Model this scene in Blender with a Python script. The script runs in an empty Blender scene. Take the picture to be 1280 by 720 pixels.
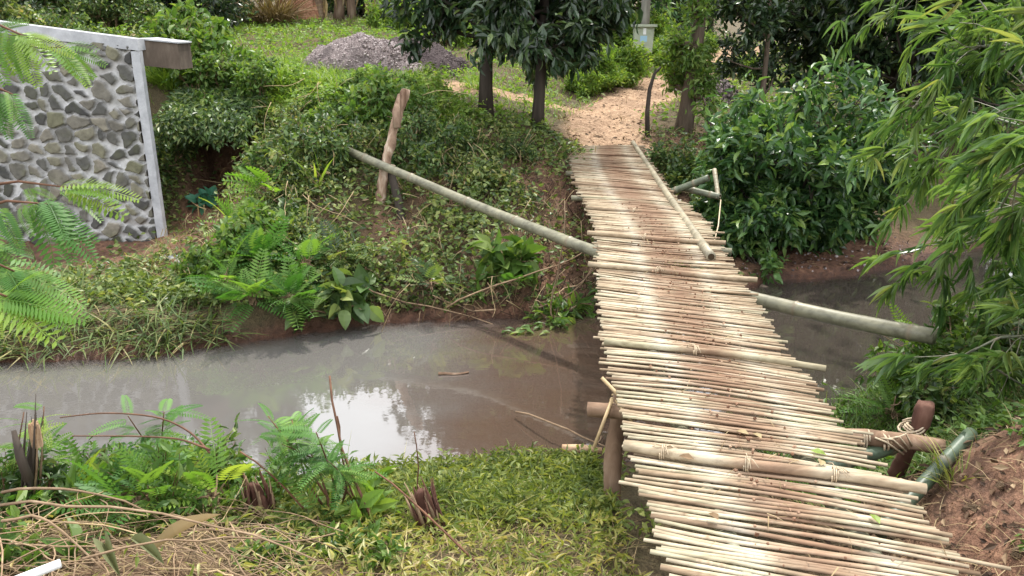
import bpy, math, random
import numpy as np
from mathutils import Vector, Matrix, Euler

random.seed(7)
RNG = np.random.default_rng(7)
SC = bpy.context.scene
COL = SC.collection
R = math.radians

# ------------------------------------------------------------------ camera geometry
TH = R(18.2); CT, ST = math.cos(TH), math.sin(TH)
CAM = np.array([0.0, 0.0, 2.0])

def ray(px, py):
    u = (px-640)/1000.0; v = (360-py)/1000.0
    return np.array([u, CT+v*ST, -ST+v*CT])

def P(px, py, z):                      # a sight line cut at height z
    d = ray(px, py); return CAM + d*((z-2.0)/d[2])

def PD(px, py, D):                     # a sight line cut at distance D
    return CAM + ray(px, py)*D

# ------------------------------------------------------------------ noise
def _h(ix, iy, iz, seed):
    n = (ix.astype(np.int64)*374761393 + iy.astype(np.int64)*668265263 + iz.astype(np.int64)*2147483647 + seed*1274126177) & 0xffffffff
    n = ((n ^ (n >> 13))*1274126177) & 0xffffffff
    n = (n ^ (n >> 16)) & 0xffffffff
    return n/4294967295.0

def vnoise(x, y, seed=0):
    x = np.asarray(x, float); y = np.asarray(y, float)
    ix = np.floor(x); iy = np.floor(y); fx = x-ix; fy = y-iy
    fx = fx*fx*(3-2*fx); fy = fy*fy*(3-2*fy); z = np.zeros_like(ix)
    a = _h(ix, iy, z, seed); b = _h(ix+1, iy, z, seed); c = _h(ix, iy+1, z, seed); d = _h(ix+1, iy+1, z, seed)
    return (a*(1-fx)+b*fx)*(1-fy)+(c*(1-fx)+d*fx)*fy

def fbm(x, y, seed=0, o=4):
    s = 0; a = 0.5; t = 0
    for k in range(o):
        s = s+a*vnoise(np.asarray(x)*2**k+17.3*k, np.asarray(y)*2**k-9.1*k, seed+k); t += a; a *= 0.5
    return s/t

def sm(a, b, x):
    t = np.clip((np.asarray(x, float)-a)/(b-a), 0, 1); return t*t*(3-2*t)

def nrm(a):
    a = np.asarray(a, float); return a/np.maximum(np.linalg.norm(a, axis=-1, keepdims=True), 1e-9)

# ------------------------------------------------------------------ leaf shapes (x width, y length, z normal)
LEAF = (np.array([[0,0,0],[.5,.42,.10],[0,.5,0],[-.5,.42,.10],[.3,.75,.03],[-.3,.75,.03],[0,1,-.14]],float),
        [np.array([[0,1,2],[0,2,3],[1,4,2],[2,5,3],[4,6,2],[2,6,5]])])
LEAF2 = (np.array([[0,0,0],[.5,.45,.08],[0,1,-.06],[-.5,.45,.08]],float), [np.array([[0,1,2],[0,2,3]])])
def strip(prof, bend, fold=0.0):
    v=[]; n=len(prof)
    for t,w in prof:
        z=-bend*t*t
        v += [[-w/2, t, z+fold*w],[0,t,z],[w/2,t,z+fold*w]]
    f=[]
    for i in range(n-1):
        a=i*3; f += [[a,a+1,a+4,a+3],[a+1,a+2,a+5,a+4]]
    return (np.array(v,float),[np.array(f)])
LANCE = strip([(0,.15),(.15,.8),(.38,1),(.65,.72),(.86,.32),(1,.02)], .28, .12)
BROAD = strip([(0,.1),(.12,.65),(.35,1),(.6,.95),(.82,.55),(1,.03)], .35, .15)
def blade_proto(bend):
    v=[];f=[]
    for t,w in ((0,1),(.4,.85),(.75,.5),(1,.04)):
        v += [[-w/2,t,-bend*t*t],[w/2,t,-bend*t*t]]
    for i in range(3): f.append([2*i,2*i+1,2*i+3,2*i+2])
    return (np.array(v,float),[np.array(f)])
BLADE = blade_proto(.45); BLADE2 = blade_proto(.9); BLADE0 = blade_proto(.12)
def pinnate(n, lw, ll, bend):
    v=[];f=[]
    def quad(p,d,s,L,W):
        k=len(v); q=np.array([-d[1],d[0],0])*W
        v.extend([p, p+d*L*.5+q, p+d*L, p+d*L*.5-q]); f.append([k,k+1,k+2,k+3])
    for i in range(n):
        t=.12+.86*i/(n-1); z=-bend*t*t; L=ll*(.45+.75*math.sin(math.pi*min(1,.18+.8*t)))
        for s in (-1,1):
            d=nrm(np.array([s*.93,.36,-.12])); quad(np.array([0,t,z]),d,s,L,lw)
    k=len(v)
    for t in (0,.35,.7,1):
        v.extend([np.array([-.006,t,-bend*t*t]),np.array([.006,t,-bend*t*t])])
    for i in range(3): f.append([k+2*i,k+2*i+1,k+2*i+3,k+2*i+2])
    return (np.array(v,float),[np.array(f)])
FROND = pinnate(15,.028,.17,.35)
def bipinnate(m, n):
    v=[];f=[];k=0
    base,fc=pinnate(n,.05,.17,.25)
    for i in range(m):
        t=.15+.85*i/(m-1); z=-.3*t*t; L=.42*(.55+.6*math.sin(math.pi*min(1,.15+.75*t)))
        for s in (-1,1):
            d=nrm(np.array([s*.82,.55,-.18])) ; x=nrm(np.cross(d,[0,0,1])); zz=np.cross(x,d)
            v.append(np.array([0,t,z])+L*(base[:,:1]*x+base[:,1:2]*d+base[:,2:]*zz)); f.append(fc[0]+k); k+=len(base)
    a=np.array([q for t in (0,.35,.7,1) for q in ([-.005,t,-.3*t*t],[.005,t,-.3*t*t])],float)
    v.append(a); f.append(np.array([[0,1,3,2],[2,3,5,4],[4,5,7,6]])+k)
    return (np.concatenate(v),[np.concatenate(f)])
BIFROND = bipinnate(6,10)
COMB = pinnate(20,.024,.21,.38); COMB2 = pinnate(11,.034,.27,.34); COMB3 = pinnate(9,.045,.30,.4)

# ------------------------------------------------------------------ mesh builder
class MB:
    def __init__(s): s.V=[]; s.F=[]; s.t=[]; s.a=[]; s.n=0
    def add(s, V, F, tint=0.5, aux=0.0):
        V=np.asarray(V,float); m=len(V)
        for f in F:
            f=np.asarray(f)
            if len(f): s.F.append(f+s.n)
        s.V.append(V); s.n+=m
        s.t.append(np.broadcast_to(np.asarray(tint,float),(m,)).copy()); s.a.append(np.broadcast_to(np.asarray(aux,float),(m,)).copy())
    def leaves(s, proto, pos, d, n, L, W, tint=None):
        pos=np.asarray(pos,float); N=len(pos)
        if N==0: return
        pv,pf=proto; k=len(pv)
        y=nrm(d); x=np.cross(y,n); x=nrm(x); z=np.cross(x,y)
        L=np.broadcast_to(np.asarray(L,float),(N,)); W=np.broadcast_to(np.asarray(W,float),(N,))
        V=(pos[:,None,:]+(pv[None,:,0:1]*W[:,None,None])*x[:,None,:]+(pv[None,:,1:2]*L[:,None,None])*y[:,None,:]+(pv[None,:,2:3]*L[:,None,None])*z[:,None,:]).reshape(-1,3)
        off=(np.arange(N)*k)[:,None,None]
        F=[(f[None]+off).reshape(-1,f.shape[1]) for f in pf if len(f)]
        if tint is None: tint=RNG.random(N)
        s.add(V,F,np.repeat(np.broadcast_to(tint,(N,)),k))
    def tube(s, pts, rad, sides=7, tint=0.5, cap=True, aux=0.0, flat=1.0, up=(0,0,1)):
        p=np.asarray(pts,float); n=len(p); rad=np.broadcast_to(np.asarray(rad,float),(n,))
        t=np.gradient(p,axis=0); t=nrm(t)
        ref=np.array(up,float)
        if abs(np.dot(t[0],ref))>.9: ref=np.array([1.,0.3,0])
        u=nrm(np.cross(t[0],ref)); V=[]
        ang=np.arange(sides)/sides*2*math.pi
        for i in range(n):
            u=u-t[i]*np.dot(u,t[i]); u=nrm(u); w=np.cross(u,t[i])
            V.append(p[i]+rad[i]*(np.cos(ang)[:,None]*u+flat*np.sin(ang)[:,None]*w))
        V=np.concatenate(V); i=np.arange(n-1)[:,None]*sides; j=np.arange(sides)[None]; jn=(j+1)%sides
        F=np.stack([i+j,i+jn,i+sides+jn,i+sides+j],-1).reshape(-1,4)
        fs=[F]
        if cap:
            V=np.concatenate([V,p[:1],p[-1:]]); c0=n*sides; j=np.arange(sides); jn=(j+1)%sides
            fs.append(np.stack([jn,j,np.full(sides,c0)],-1)); fs.append(np.stack([(n-1)*sides+j,(n-1)*sides+jn,np.full(sides,c0+1)],-1))
        if np.ndim(aux)==1: aux=np.concatenate([np.repeat(aux,sides),aux[[0,-1]]] if cap else [np.repeat(aux,sides)])
        s.add(V,fs,tint,aux)
    def obj(s, name, mat, parent=None, origin=None, smooth=False):
        V=np.concatenate(s.V) if s.V else np.zeros((0,3))
        o0=np.array(parent.location) if parent else (np.array(origin,float) if origin is not None else np.zeros(3))
        V=V-o0
        me=bpy.data.meshes.new(name)
        me.vertices.add(len(V)); me.vertices.foreach_set('co',V.astype(np.float32).ravel())
        li=np.concatenate([f.ravel() for f in s.F]); tot=np.concatenate([np.full(len(f),f.shape[1]) for f in s.F])
        st=np.concatenate([[0],np.cumsum(tot)[:-1]])
        me.loops.add(len(li)); me.loops.foreach_set('vertex_index',li.astype(np.int32))
        me.polygons.add(len(tot)); me.polygons.foreach_set('loop_start',st.astype(np.int32)); me.polygons.foreach_set('loop_total',tot.astype(np.int32))
        me.polygons.foreach_set('use_smooth',np.full(len(tot),smooth))
        for nm,arr in (('tint',s.t),('aux',s.a)):
            at=me.attributes.new(nm,'FLOAT','POINT'); at.data.foreach_set('value',np.concatenate(arr).astype(np.float32))
        me.update(calc_edges=True); me.validate()
        me.materials.append(mat)
        o=bpy.data.objects.new(name,me); COL.objects.link(o)
        if parent: o.parent=parent
        else: o.location=o0
        return o

def tag(o, label=None, cat=None, group=None, kind=None):
    if label: o['label']=label
    if cat: o['category']=cat
    if group: o['group']=group
    if kind: o['kind']=kind
    return o
def thing(name, label, cat, loc, group=None):
    o=bpy.data.objects.new(name,None); COL.objects.link(o); o.location=[float(c) for c in loc]; o.empty_display_size=.1
    return tag(o,label,cat,group)
def dup(root, loc, rz=0., sc=1., label=None, sz=None):
    r=root.copy(); COL.objects.link(r); r.location=[float(c) for c in loc]; r.rotation_euler=(0,0,rz); r.scale=(sc,sc,sz or sc)
    if label: r['label']=label
    for ch in root.children:
        c=ch.copy(); COL.objects.link(c); c.parent=r
        for g in ch.children:
            d=g.copy(); COL.objects.link(d); d.parent=c
    return r

# ------------------------------------------------------------------ materials
class NT:
    def __init__(s,name):
        s.m=bpy.data.materials.new(name); s.m.use_nodes=True; s.t=s.m.node_tree; s.t.nodes.clear()
        s.out=s.n('ShaderNodeOutputMaterial')
    def n(s,ty,**k):
        o=s.t.nodes.new(ty)
        for a,b in k.items(): setattr(o,a,b)
        return o
    def l(s,a,b): s.t.links.new(a,b)
    def attr(s,name): return s.n('ShaderNodeAttribute',attribute_name=name).outputs['Fac']
    def noise(s,scale,detail=4,rough=.55,coord='Object',stretch=None,dist=0):
        tc=s.n('ShaderNodeTexCoord').outputs[coord]
        if stretch:
            mp=s.n('ShaderNodeMapping'); mp.inputs['Scale'].default_value=stretch; s.l(tc,mp.inputs[0]); tc=mp.outputs[0]
        q=s.n('ShaderNodeTexNoise'); q.inputs['Scale'].default_value=scale; q.inputs['Detail'].default_value=detail; q.inputs['Roughness'].default_value=rough; q.inputs['Distortion'].default_value=dist
        s.l(tc,q.inputs['Vector']); return q.outputs['Fac']
    def ramp(s,fac,stops,interp='LINEAR'):
        r=s.n('ShaderNodeValToRGB'); e=r.color_ramp; e.interpolation=interp
        while len(e.elements)<len(stops): e.elements.new(.5)
        for el,(p,c) in zip(e.elements,stops):
            el.position=p; el.color=(*c,1) if len(c)==3 else c
        s.l(fac,r.inputs[0]); return r.outputs[0]
    def mix(s,f,a,b,mode='MIX'):
        q=s.n('ShaderNodeMix',data_type='RGBA',blend_type=mode)
        for v,i in ((f,0),(a,6),(b,7)):
            if isinstance(v,(int,float)): q.inputs[i].default_value=v
            elif isinstance(v,tuple): q.inputs[i].default_value=(*v,1)
            else: s.l(v,q.inputs[i])
        return q.outputs[2]
    def math(s,op,a,b=0.,clamp=False):
        q=s.n('ShaderNodeMath',operation=op,use_clamp=clamp)
        for v,i in ((a,0),(b,1)):
            if isinstance(v,(int,float)): q.inputs[i].default_value=v
            else: s.l(v,q.inputs[i])
        return q.outputs[0]
    def bsdf(s,col,rough=.8,spec=.5,bump=None,bstr=.5,bdist=.01):
        b=s.n('ShaderNodeBsdfPrincipled')
        if isinstance(col,tuple): b.inputs['Base Color'].default_value=(*col,1)
        else: s.l(col,b.inputs['Base Color'])
        if isinstance(rough,(int,float)): b.inputs['Roughness'].default_value=rough
        else: s.l(rough,b.inputs['Roughness'])
        b.inputs['Specular IOR Level'].default_value=spec
        if bump is not None:
            q=s.n('ShaderNodeBump'); q.inputs['Strength'].default_value=bstr; q.inputs['Distance'].default_value=bdist
            s.l(bump,q.inputs['Height']); s.l(q.outputs[0],b.inputs['Normal'])
        return b
    def done(s,sh): s.l(sh if not hasattr(sh,'outputs') else sh.outputs[0],s.out.inputs['Surface']); return s.m

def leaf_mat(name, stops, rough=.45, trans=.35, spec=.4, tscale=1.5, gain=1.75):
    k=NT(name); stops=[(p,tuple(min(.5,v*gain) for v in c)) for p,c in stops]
    col=k.ramp(k.attr('tint'),stops)
    nz=k.noise(3.0,2)
    col=k.mix(.55,col,k.ramp(nz,[(.3,(.55,.6,.5)),(.7,(1.25,1.2,1.15))]),'MULTIPLY')
    b=k.bsdf(col,rough,spec)
    tr=k.n('ShaderNodeBsdfTranslucent'); k.l(k.mix(1.0,col,(tscale,tscale*.98,tscale*.4),'MULTIPLY'),tr.inputs[0])
    m=k.n('ShaderNodeMixShader'); m.inputs[0].default_value=trans; k.l(b.outputs[0],m.inputs[1]); k.l(tr.outputs[0],m.inputs[2])
    return k.done(m)
def wood_mat(name, stops, scale=9, stretch=(1,1,.15), rough=.85, bstr=.6, bdist=.012, tintmul=True):
    k=NT(name); f=k.noise(scale,6,.6,'Object',stretch,.6)
    col=k.ramp(f,stops)
    if tintmul: col=k.mix(.6,col,k.ramp(k.attr('tint'),[(0,(.55,.55,.55)),(1,(1.35,1.3,1.25))]),'MULTIPLY')
    f2=k.noise(scale*5,4,.6,'Object',stretch)
    return k.done(k.bsdf(col,rough,.25,k.math('ADD',f,k.math('MULTIPLY',f2,.4)),bstr,bdist))
M={}
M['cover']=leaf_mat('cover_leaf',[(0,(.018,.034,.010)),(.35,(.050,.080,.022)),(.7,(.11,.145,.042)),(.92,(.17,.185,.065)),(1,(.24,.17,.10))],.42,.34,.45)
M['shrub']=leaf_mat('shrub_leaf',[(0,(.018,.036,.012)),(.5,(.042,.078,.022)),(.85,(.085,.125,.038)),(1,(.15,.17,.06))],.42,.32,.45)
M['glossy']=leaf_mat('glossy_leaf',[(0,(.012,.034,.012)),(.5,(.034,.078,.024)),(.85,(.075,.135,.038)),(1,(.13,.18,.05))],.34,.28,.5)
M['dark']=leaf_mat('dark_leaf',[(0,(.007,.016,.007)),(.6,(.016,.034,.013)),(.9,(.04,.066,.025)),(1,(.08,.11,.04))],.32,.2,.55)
M['bright']=leaf_mat('bright_leaf',[(0,(.055,.095,.018)),(.6,(.095,.165,.03)),(1,(.16,.20,.045))],.5,.42)
M['mid']=leaf_mat('mid_leaf',[(0,(.03,.065,.014)),(.6,(.06,.11,.022)),(1,(.11,.15,.04))],.45,.38)
M['fern']=leaf_mat('feather_leaf',[(0,(.025,.075,.015)),(.6,(.055,.125,.025)),(1,(.10,.17,.035))],.5,.4)
M['fernhi']=leaf_mat('young_feather_leaf',[(0,(.05,.115,.018)),(.6,(.10,.18,.03)),(1,(.17,.22,.045))],.45,.45)
M['bamboo_leaf']=leaf_mat('bamboo_leaf',[(0,(.022,.055,.016)),(.45,(.062,.115,.034)),(.85,(.115,.165,.055)),(.96,(.17,.18,.065)),(1,(.28,.21,.10))],.30,.4,.6)
M['grass']=leaf_mat('grass_blade',[(0,(.05,.075,.018)),(.4,(.11,.135,.03)),(.7,(.17,.17,.05)),(.88,(.24,.20,.09)),(1,(.36,.28,.16))],.5,.4)
M['grassdark']=leaf_mat('bank_grass_blade',[(0,(.03,.055,.016)),(.5,(.06,.09,.025)),(.85,(.10,.115,.04)),(1,(.22,.18,.09))],.55,.35)
M['dry']=leaf_mat('dry_grass_blade',[(0,(.16,.11,.06)),(.5,(.30,.22,.12)),(1,(.45,.36,.22))],.7,.2,.2,1.0,.95)
M['litter']=leaf_mat('leaf_litter',[(0,(.035,.022,.016)),(.5,(.10,.06,.035)),(.8,(.19,.125,.075)),(1,(.34,.26,.17))],.75,.1,.2,1.0,1.)
M['bark']=wood_mat('bark',[(.25,(.05,.038,.028)),(.55,(.13,.10,.075)),(.8,(.24,.20,.16))])
M['barkdark']=wood_mat('dark_bark',[(.25,(.022,.018,.015)),(.6,(.06,.048,.038)),(.85,(.12,.10,.08))])
M['post']=wood_mat('post_wood',[(.25,(.09,.055,.035)),(.5,(.20,.13,.085)),(.8,(.36,.27,.20))],10)
M['postred']=wood_mat('red_post_wood',[(.25,(.045,.02,.014)),(.5,(.10,.048,.034)),(.8,(.19,.11,.08))],10)
M['birch']=wood_mat('peeling_wood',[(.3,(.12,.07,.045)),(.48,(.30,.21,.15)),(.62,(.52,.43,.34)),(.8,(.62,.55,.47))],7,(1,1,.35))
M['cut']=wood_mat('cut_wood',[(.3,(.30,.19,.11)),(.7,(.52,.37,.24))],14,(1,1,1))
M['twig']=wood_mat('dry_twig',[(.25,(.13,.085,.05)),(.6,(.27,.19,.12)),(.85,(.42,.33,.23))],12,(1,1,1),.8,.2)
M['stemred']=wood_mat('reddish_stem',[(.25,(.07,.035,.022)),(.7,(.17,.085,.05))],12,(1,1,1),.7,.2)
M['straw']=wood_mat('straw_stalk',[(.25,(.24,.17,.09)),(.6,(.40,.30,.17)),(.85,(.55,.45,.30))],12,(1,1,1),.6,.2)
M['rope']=wood_mat('fibre_rope',[(.3,(.30,.23,.15)),(.7,(.58,.49,.36))],60,(1,1,1),.8,.4,.004)
# ------------------------------------------------------------------ terrain
WZ=-1.15
FAR=np.array([(-30,3.5),(-14,5.6),(-8,6.6),(-5,7.2),(-3.52,7.42),(-2.61,7.85),(-1.42,8.3),(-.18,8.45),(1.11,8.75),(2.4,9.25),(3.4,9.75),(5.26,10.4),(8,12.2),(12,15.5),(30,28)])
NEAR=np.array([(-30,.5),(-14,1.4),(-8,2.9),(-5,3.75),(-3,4.5),(-1.72,4.99),(-1,5.15),(0,5.3),(.72,5.32),(1.9,5.7),(2.9,6.25),(3.7,6.95),(6,8.2),(9,10.3),(13,13.6),(30,25.5)])
def shore(x,y):
    w=.22*(fbm(x*.9,y*.3,31,3)-.5)+.10*(vnoise(x*4,y*.5,8)-.5)
    return np.interp(x,FAR[:,0],FAR[:,1])+w, np.interp(x,NEAR[:,0],NEAR[:,1])-w
CP=[(-12,9,-.6),(-8,9,-.7),(-8,11.3,-.85),(-5,7.6,-.93),(-5,8.2,-.86),(-5,10,-.9),(-5,11.3,-.9),(-6.5,11.4,-.88),(-3.6,7.8,-.93),(-3.7,9.2,-.86),(-4.3,11,-.75),(-4.3,11.7,-.68),(-4.7,12.3,-.6),(-3.9,12.2,-.2),
 (-2.65,8.15,-.82),(-2.8,9.3,-.45),(-3.1,10.6,.05),(-3.2,11.6,.5),(-1.42,8.65,-.85),(-1.5,9.3,-.5),(-1.58,9.9,-.3),(-1.0,10.4,-.2),(-1.4,11.2,.25),(-1.5,12.1,.8),
 (-4.6,13.3,1.12),(-4.4,12.8,.55),(-2.6,12.7,.98),(-2.6,11.8,.5),(-1,12.8,.72),(-.36,13.4,.45),(.45,13.3,.38),(.9,13.6,.12),(1.6,14.35,-.06),(2.2,14.5,-.05),(3.2,15.3,0),(1.9,13.2,-.28),
 (-.18,8.8,-.9),(-.1,9.6,-.6),(.2,11,-.35),(0,12.25,-.1),(.7,11.9,-.3),(.6,9.6,-.8),(1.5,10.5,-.8),(1.7,12,-.55),(2.3,10.8,-.75),(2.6,12.5,-.4),(3.1,10.3,-1.0),(4,11,-.95),(5.3,11.2,-1.0),(6,12.5,-.7),(5,14,-.35),(3.2,9.9,-1.07),(4.3,10.3,-1.08),
 (-2.9,16,1.05),(-2.0,16.4,.95),(-4.2,15.8,1.1),(-3.5,14.3,1.06),(-1.8,14.3,.85),(-4,20,1.6),(-6,22,1.9),(-2,22,1.75),(-7,15,1.6),(-9,13,1.6),(-9,18,1.8),(0,20,1.15),(-.5,16,.75),(2,22,.93),(1,17,.35),(1.5,18.5,.42),(3,18,.35),(5,20.4,.5),(6,24,.7),(8.1,30,1.2),(8,18,.1),(10,14,-.2),(12,20,.3),(10,26,.9),(0,30,1.7),(-8,30,2.5),
 (-.48,3.75,-.71),(.62,4.3,-.8),(.72,4.9,-1.0),(0,3.3,-.6),(0,4.9,-1.0),(-1,4.7,-.98),(-1.72,4.4,-.88),(-2.24,2.6,-.29),(-2.54,3.6,-.5),(-3,4.1,-.9),(-1.2,3.2,-.5),(0,2,-.35),(1.2,1.5,-.14),(1.2,2.5,-.33),(1.5,3.5,-.6),(2,2.6,-.13),(1.9,3.15,-.27),(2.44,3.79,-.13),(2.15,4.05,-.62),(2.4,4.6,-.85),
 (2.3,3.05,.1),(3,3,.5),(2.9,3.7,.2),(3.3,4.4,-.05),(2.8,5.4,-.95),(3.3,4.9,-.4),(4.2,5.3,-.1),(4.0,6.2,-.6),(5,6.5,-.2),(6,4,.6),(8,6,.6),(9,9,-.2),(0,0,0),(-3,0,.1),(4,0,.5),(-5,2.6,-.3),(-8,1.5,0),(8,0,.8)]
for a in FAR[2:14]: CP.append((a[0],a[1]+.02,-1.12))
for a in NEAR[2:15]: CP.append((a[0],a[1]-.02,-1.12))
CP=np.array(CP,float)
def _tps(r2): return .5*r2*np.log(np.maximum(r2,1e-12))
_n=len(CP); _K=_tps(((CP[:,None,:2]-CP[None,:,:2])**2).sum(-1))+np.eye(_n)*.02; _Pm=np.c_[np.ones(_n),CP[:,:2]]
_A=np.block([[_K,_Pm],[_Pm.T,np.zeros((3,3))]]); _W=np.linalg.solve(_A,np.r_[CP[:,2],0,0,0])
def hole(x,y):
    return sm(.62,.34,np.abs(x+4.62+.08*(vnoise(y*3,x*3,5)-.5)))*sm(11.6,12.2,y)*sm(14.,13.5,y)
def height(x,y,dig=True):
    x=np.asarray(x,float); y=np.asarray(y,float); sh=x.shape; x=x.ravel(); y=y.ravel()
    z=np.empty(len(x))
    for i in range(0,len(x),20000):
        xx=np.clip(x[i:i+20000],-10,12); yy=np.clip(y[i:i+20000],-2,30)
        z[i:i+20000]=_tps((xx[:,None]-CP[None,:,0])**2+(yy[:,None]-CP[None,:,1])**2)@_W[:_n]+_W[_n]+_W[_n+1]*xx+_W[_n+2]*yy
    d=np.hypot(x-np.clip(x,-10,12),y-np.clip(y,-2,30)); z=np.clip(z,-1.6,3.2)+.05*d*sm(0,20,d)+2.5*fbm(x*.05,y*.05,5)*sm(2,30,d)
    if dig: h_=hole(x,y); z=z*(1-h_)+np.minimum(z,-.62)*h_
    yf,yn=shore(x,y)
    off=np.maximum(y-yf,yn-y)            # >0 on land
    land=np.maximum(z+.10*(fbm(x*1.3,y*1.3,3,4)-.5)*sm(0,.5,off)*2+.05*(fbm(x*6,y*6,4,3)-.5)*sm(0,.3,off)*2, WZ+.02+np.clip(off*.5,0,.08))
    t=np.clip((y-yn)/np.maximum(yf-yn,.1),0,1)
    bed=WZ-.02-.5*np.sin(math.pi*t**.8)**.8+.10*fbm(x*3,y*3,9,3)-.05
    shal=sm(.0,1.,x+.2)*sm(2.2,1.0,x)*sm(.5,.1,t)
    bed=bed+shal*.22*sm(0,.12,t)
    bed=np.minimum(bed,WZ-.012)
    return np.where(off>0,land,np.minimum(bed,WZ-.01)).reshape(sh)
def H1(x,y): return float(height(np.array([x]),np.array([y]))[0])
def ground_at(px,py,lo=2.,hi=60.):
    D=np.linspace(lo,hi,900); pts=CAM+ray(px,py)[None]*D[:,None]
    g=height(pts[:,0],pts[:,1])-pts[:,2]; i=int(np.argmax(g>0))
    a,b=D[max(i-1,0)],D[i]
    for _ in range(18):
        m=(a+b)/2; q=CAM+ray(px,py)*m
        if H1(q[0],q[1])>q[2]: b=m
        else: a=m
    q=CAM+ray(px,py)*b; q[2]=H1(q[0],q[1]); return q
def bank_at(px,py,lo=1.2):
    # the nearest dry spot at or below this pixel row
    for k in range(60):
        q=ground_at(px,py+k*4,lo)
        if q[2]>WZ+.03 and q[1]<6.9: return q
    return q
def bump(x,y,cx,cy,rx,ry,ang=0.):
    c,s=math.cos(ang),math.sin(ang); dx=x-cx; dy=y-cy
    return np.exp(-(((dx*c+dy*s)/rx)**2+((-dx*s+dy*c)/ry)**2))
PATHL=[(1.9,14.2),(1.75,15.2),(1.9,16.4),(2.6,18.2),(4.0,20.5),(5.9,24.0),(8.3,30.5)]
PATHB=[(1.9,16.4),(.6,17.0),(-.8,16.3),(-2.0,15.0),(-3.4,14.9)]
def polydist(x,y,L):
    d=np.full(np.shape(x),1e9)
    for (ax,ay),(bx,by) in zip(L[:-1],L[1:]):
        vx,vy=bx-ax,by-ay; t=np.clip(((x-ax)*vx+(y-ay)*vy)/(vx*vx+vy*vy),0,1)
        d=np.minimum(d,np.hypot(x-ax-t*vx,y-ay-t*vy))
    return d
def pathmask(x,y):
    w=.5*(fbm(x*1.1,y*1.1,77,4)-.5)
    return np.maximum(sm(.25,-.25,polydist(x,y,PATHL)-.72-.05*np.maximum(y-18,0)+w), .8*sm(.25,-.2,polydist(x,y,PATHB)-.45+w))
def vegmask(x,y):
    """how thickly low plants cover the ground"""
    yf,yn=shore(x,y); off=np.maximum(y-yf,yn-y)
    v=np.ones(np.shape(x))*sm(.02,.18,off)
    v=v*(1-pathmask(x,y))*(1-.97*hole(x,y-.0))*(1-.9*sm(.55,.3,np.abs(x+4.6))*sm(11.,11.5,y)*sm(12.6,12.2,y))
    far=y>yf
    v2=v*(1-.97*np.clip(1.2*bump(x,y,-5.2,10.5,1.4,1.3)+bump(x,y,-6.8,11,1.3,.8),0,1))*(1-.97*bump(x,y,-4.15,11.2,.65,1.15))*(1-.95*bump(x,y,-3.75,9.9,.45,1.1))*(1-.85*bump(x,y,-1.4,9.65,.45,.4))
    v2=v2*(1-.97*bump(x,y,-1.0,10.45,.45,.28))*(1-.95*bump(x,y,.85,10.8,.8,2.2))*(1-.95*bump(x,y,.15,11.8,1.0,.6))*(1-.9*bump(x,y,.1,9.1,1.0,.6))*(1-.9*bump(x,y,2.4,11.5,1.1,2.6))*(1-.97*np.clip(bump(x,y,4.0,10.3,1.6,.8)+bump(x,y,5.4,10.9,1.5,.7),0,1))*(1-.9*bump(x,y,3.3,14.6,1.0,.9))
    v3=v*(1-.95*np.clip(bump(x,y,2.2,2.9,.6,.8)+bump(x,y,2.9,3.4,.7,.45)+.7*bump(x,y,3.6,4.2,.6,.4),0,1))*(1-.75*bump(x,y,-2.2,2.7,1.2,.7))
    return np.where(far,v2,v3)
def axis(lo,hi,st,out,g=1.35):
    a=list(np.arange(lo,hi+1e-6,st)); s=st; b=[]; q=lo
    while q>-out: s*=g; q-=s; b.append(q)
    s=st; c=[]; q=a[-1]
    while q<out: s*=g; q+=s; c.append(q)
    return np.array(b[::-1]+a+c)
GX=axis(-9,11,.075,260); GY=axis(0,26,.075,260)
XX,YY=np.meshgrid(GX,GY); ZZ=height(XX,YY)
def grid_faces(ny,nx,keep=None):
    i=np.arange(ny-1)[:,None]*nx+np.arange(nx-1)[None]
    f=np.stack([i,i+1,i+nx+1,i+nx],-1).reshape(-1,4)
    return f if keep is None else f[keep.ravel()]
b=MB()
PM=pathmask(XX,YY); VM=vegmask(XX,YY)
b.add(np.c_[XX.ravel(),YY.ravel(),ZZ.ravel()],[grid_faces(len(GY),len(GX))],VM.ravel(),PM.ravel())
k=NT('soil')
n1=k.noise(1.6,6); n2=k.noise(14,6,.65); n3=k.noise(55,3,.6)
col=k.ramp(n2,[(.28,(.06,.034,.024)),(.5,(.145,.080,.052)),(.68,(.24,.142,.092)),(.85,(.34,.225,.155))])
col=k.mix(.7,col,k.ramp(n1,[(.3,(.6,.55,.52)),(.7,(1.35,1.2,1.1))]),'MULTIPLY')
gcol=k.ramp(n3,[(.3,(.035,.035,.016)),(.6,(.095,.085,.04)),(.85,(.19,.15,.08))])
col=k.mix(k.math('MULTIPLY',k.attr('tint'),.75),col,gcol)
pcol=k.ramp(n2,[(.3,(.34,.22,.135)),(.55,(.46,.31,.195)),(.8,(.56,.41,.28))])
col=k.mix(k.attr('aux'),col,pcol)
sx=k.n('ShaderNodeSeparateXYZ'); k.l(k.n('ShaderNodeNewGeometry').outputs['Position'],sx.inputs[0])
wet=k.n('ShaderNodeMapRange'); wet.inputs['From Min'].default_value=WZ+.16; wet.inputs['From Max'].default_value=WZ+.03; k.l(k.math('ADD',sx.outputs[2],k.math('MULTIPLY',k.math('SUBTRACT',n1,.5),.25)),wet.inputs['Value'])
col=k.mix(wet.outputs[0],col,k.mix(1.,col,(.52,.45,.42),'MULTIPLY'))
rg=k.math('SUBTRACT',.92,k.math('MULTIPLY',wet.outputs[0],.5))
M['soil']=k.done(k.bsdf(col,rg,.35,k.math('ADD',k.math('MULTIPLY',n2,1.),k.math('MULTIPLY',n3,.5)),.9,.05))
ground=tag(b.obj('ground',M['soil'],smooth=True),kind='structure')
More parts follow.
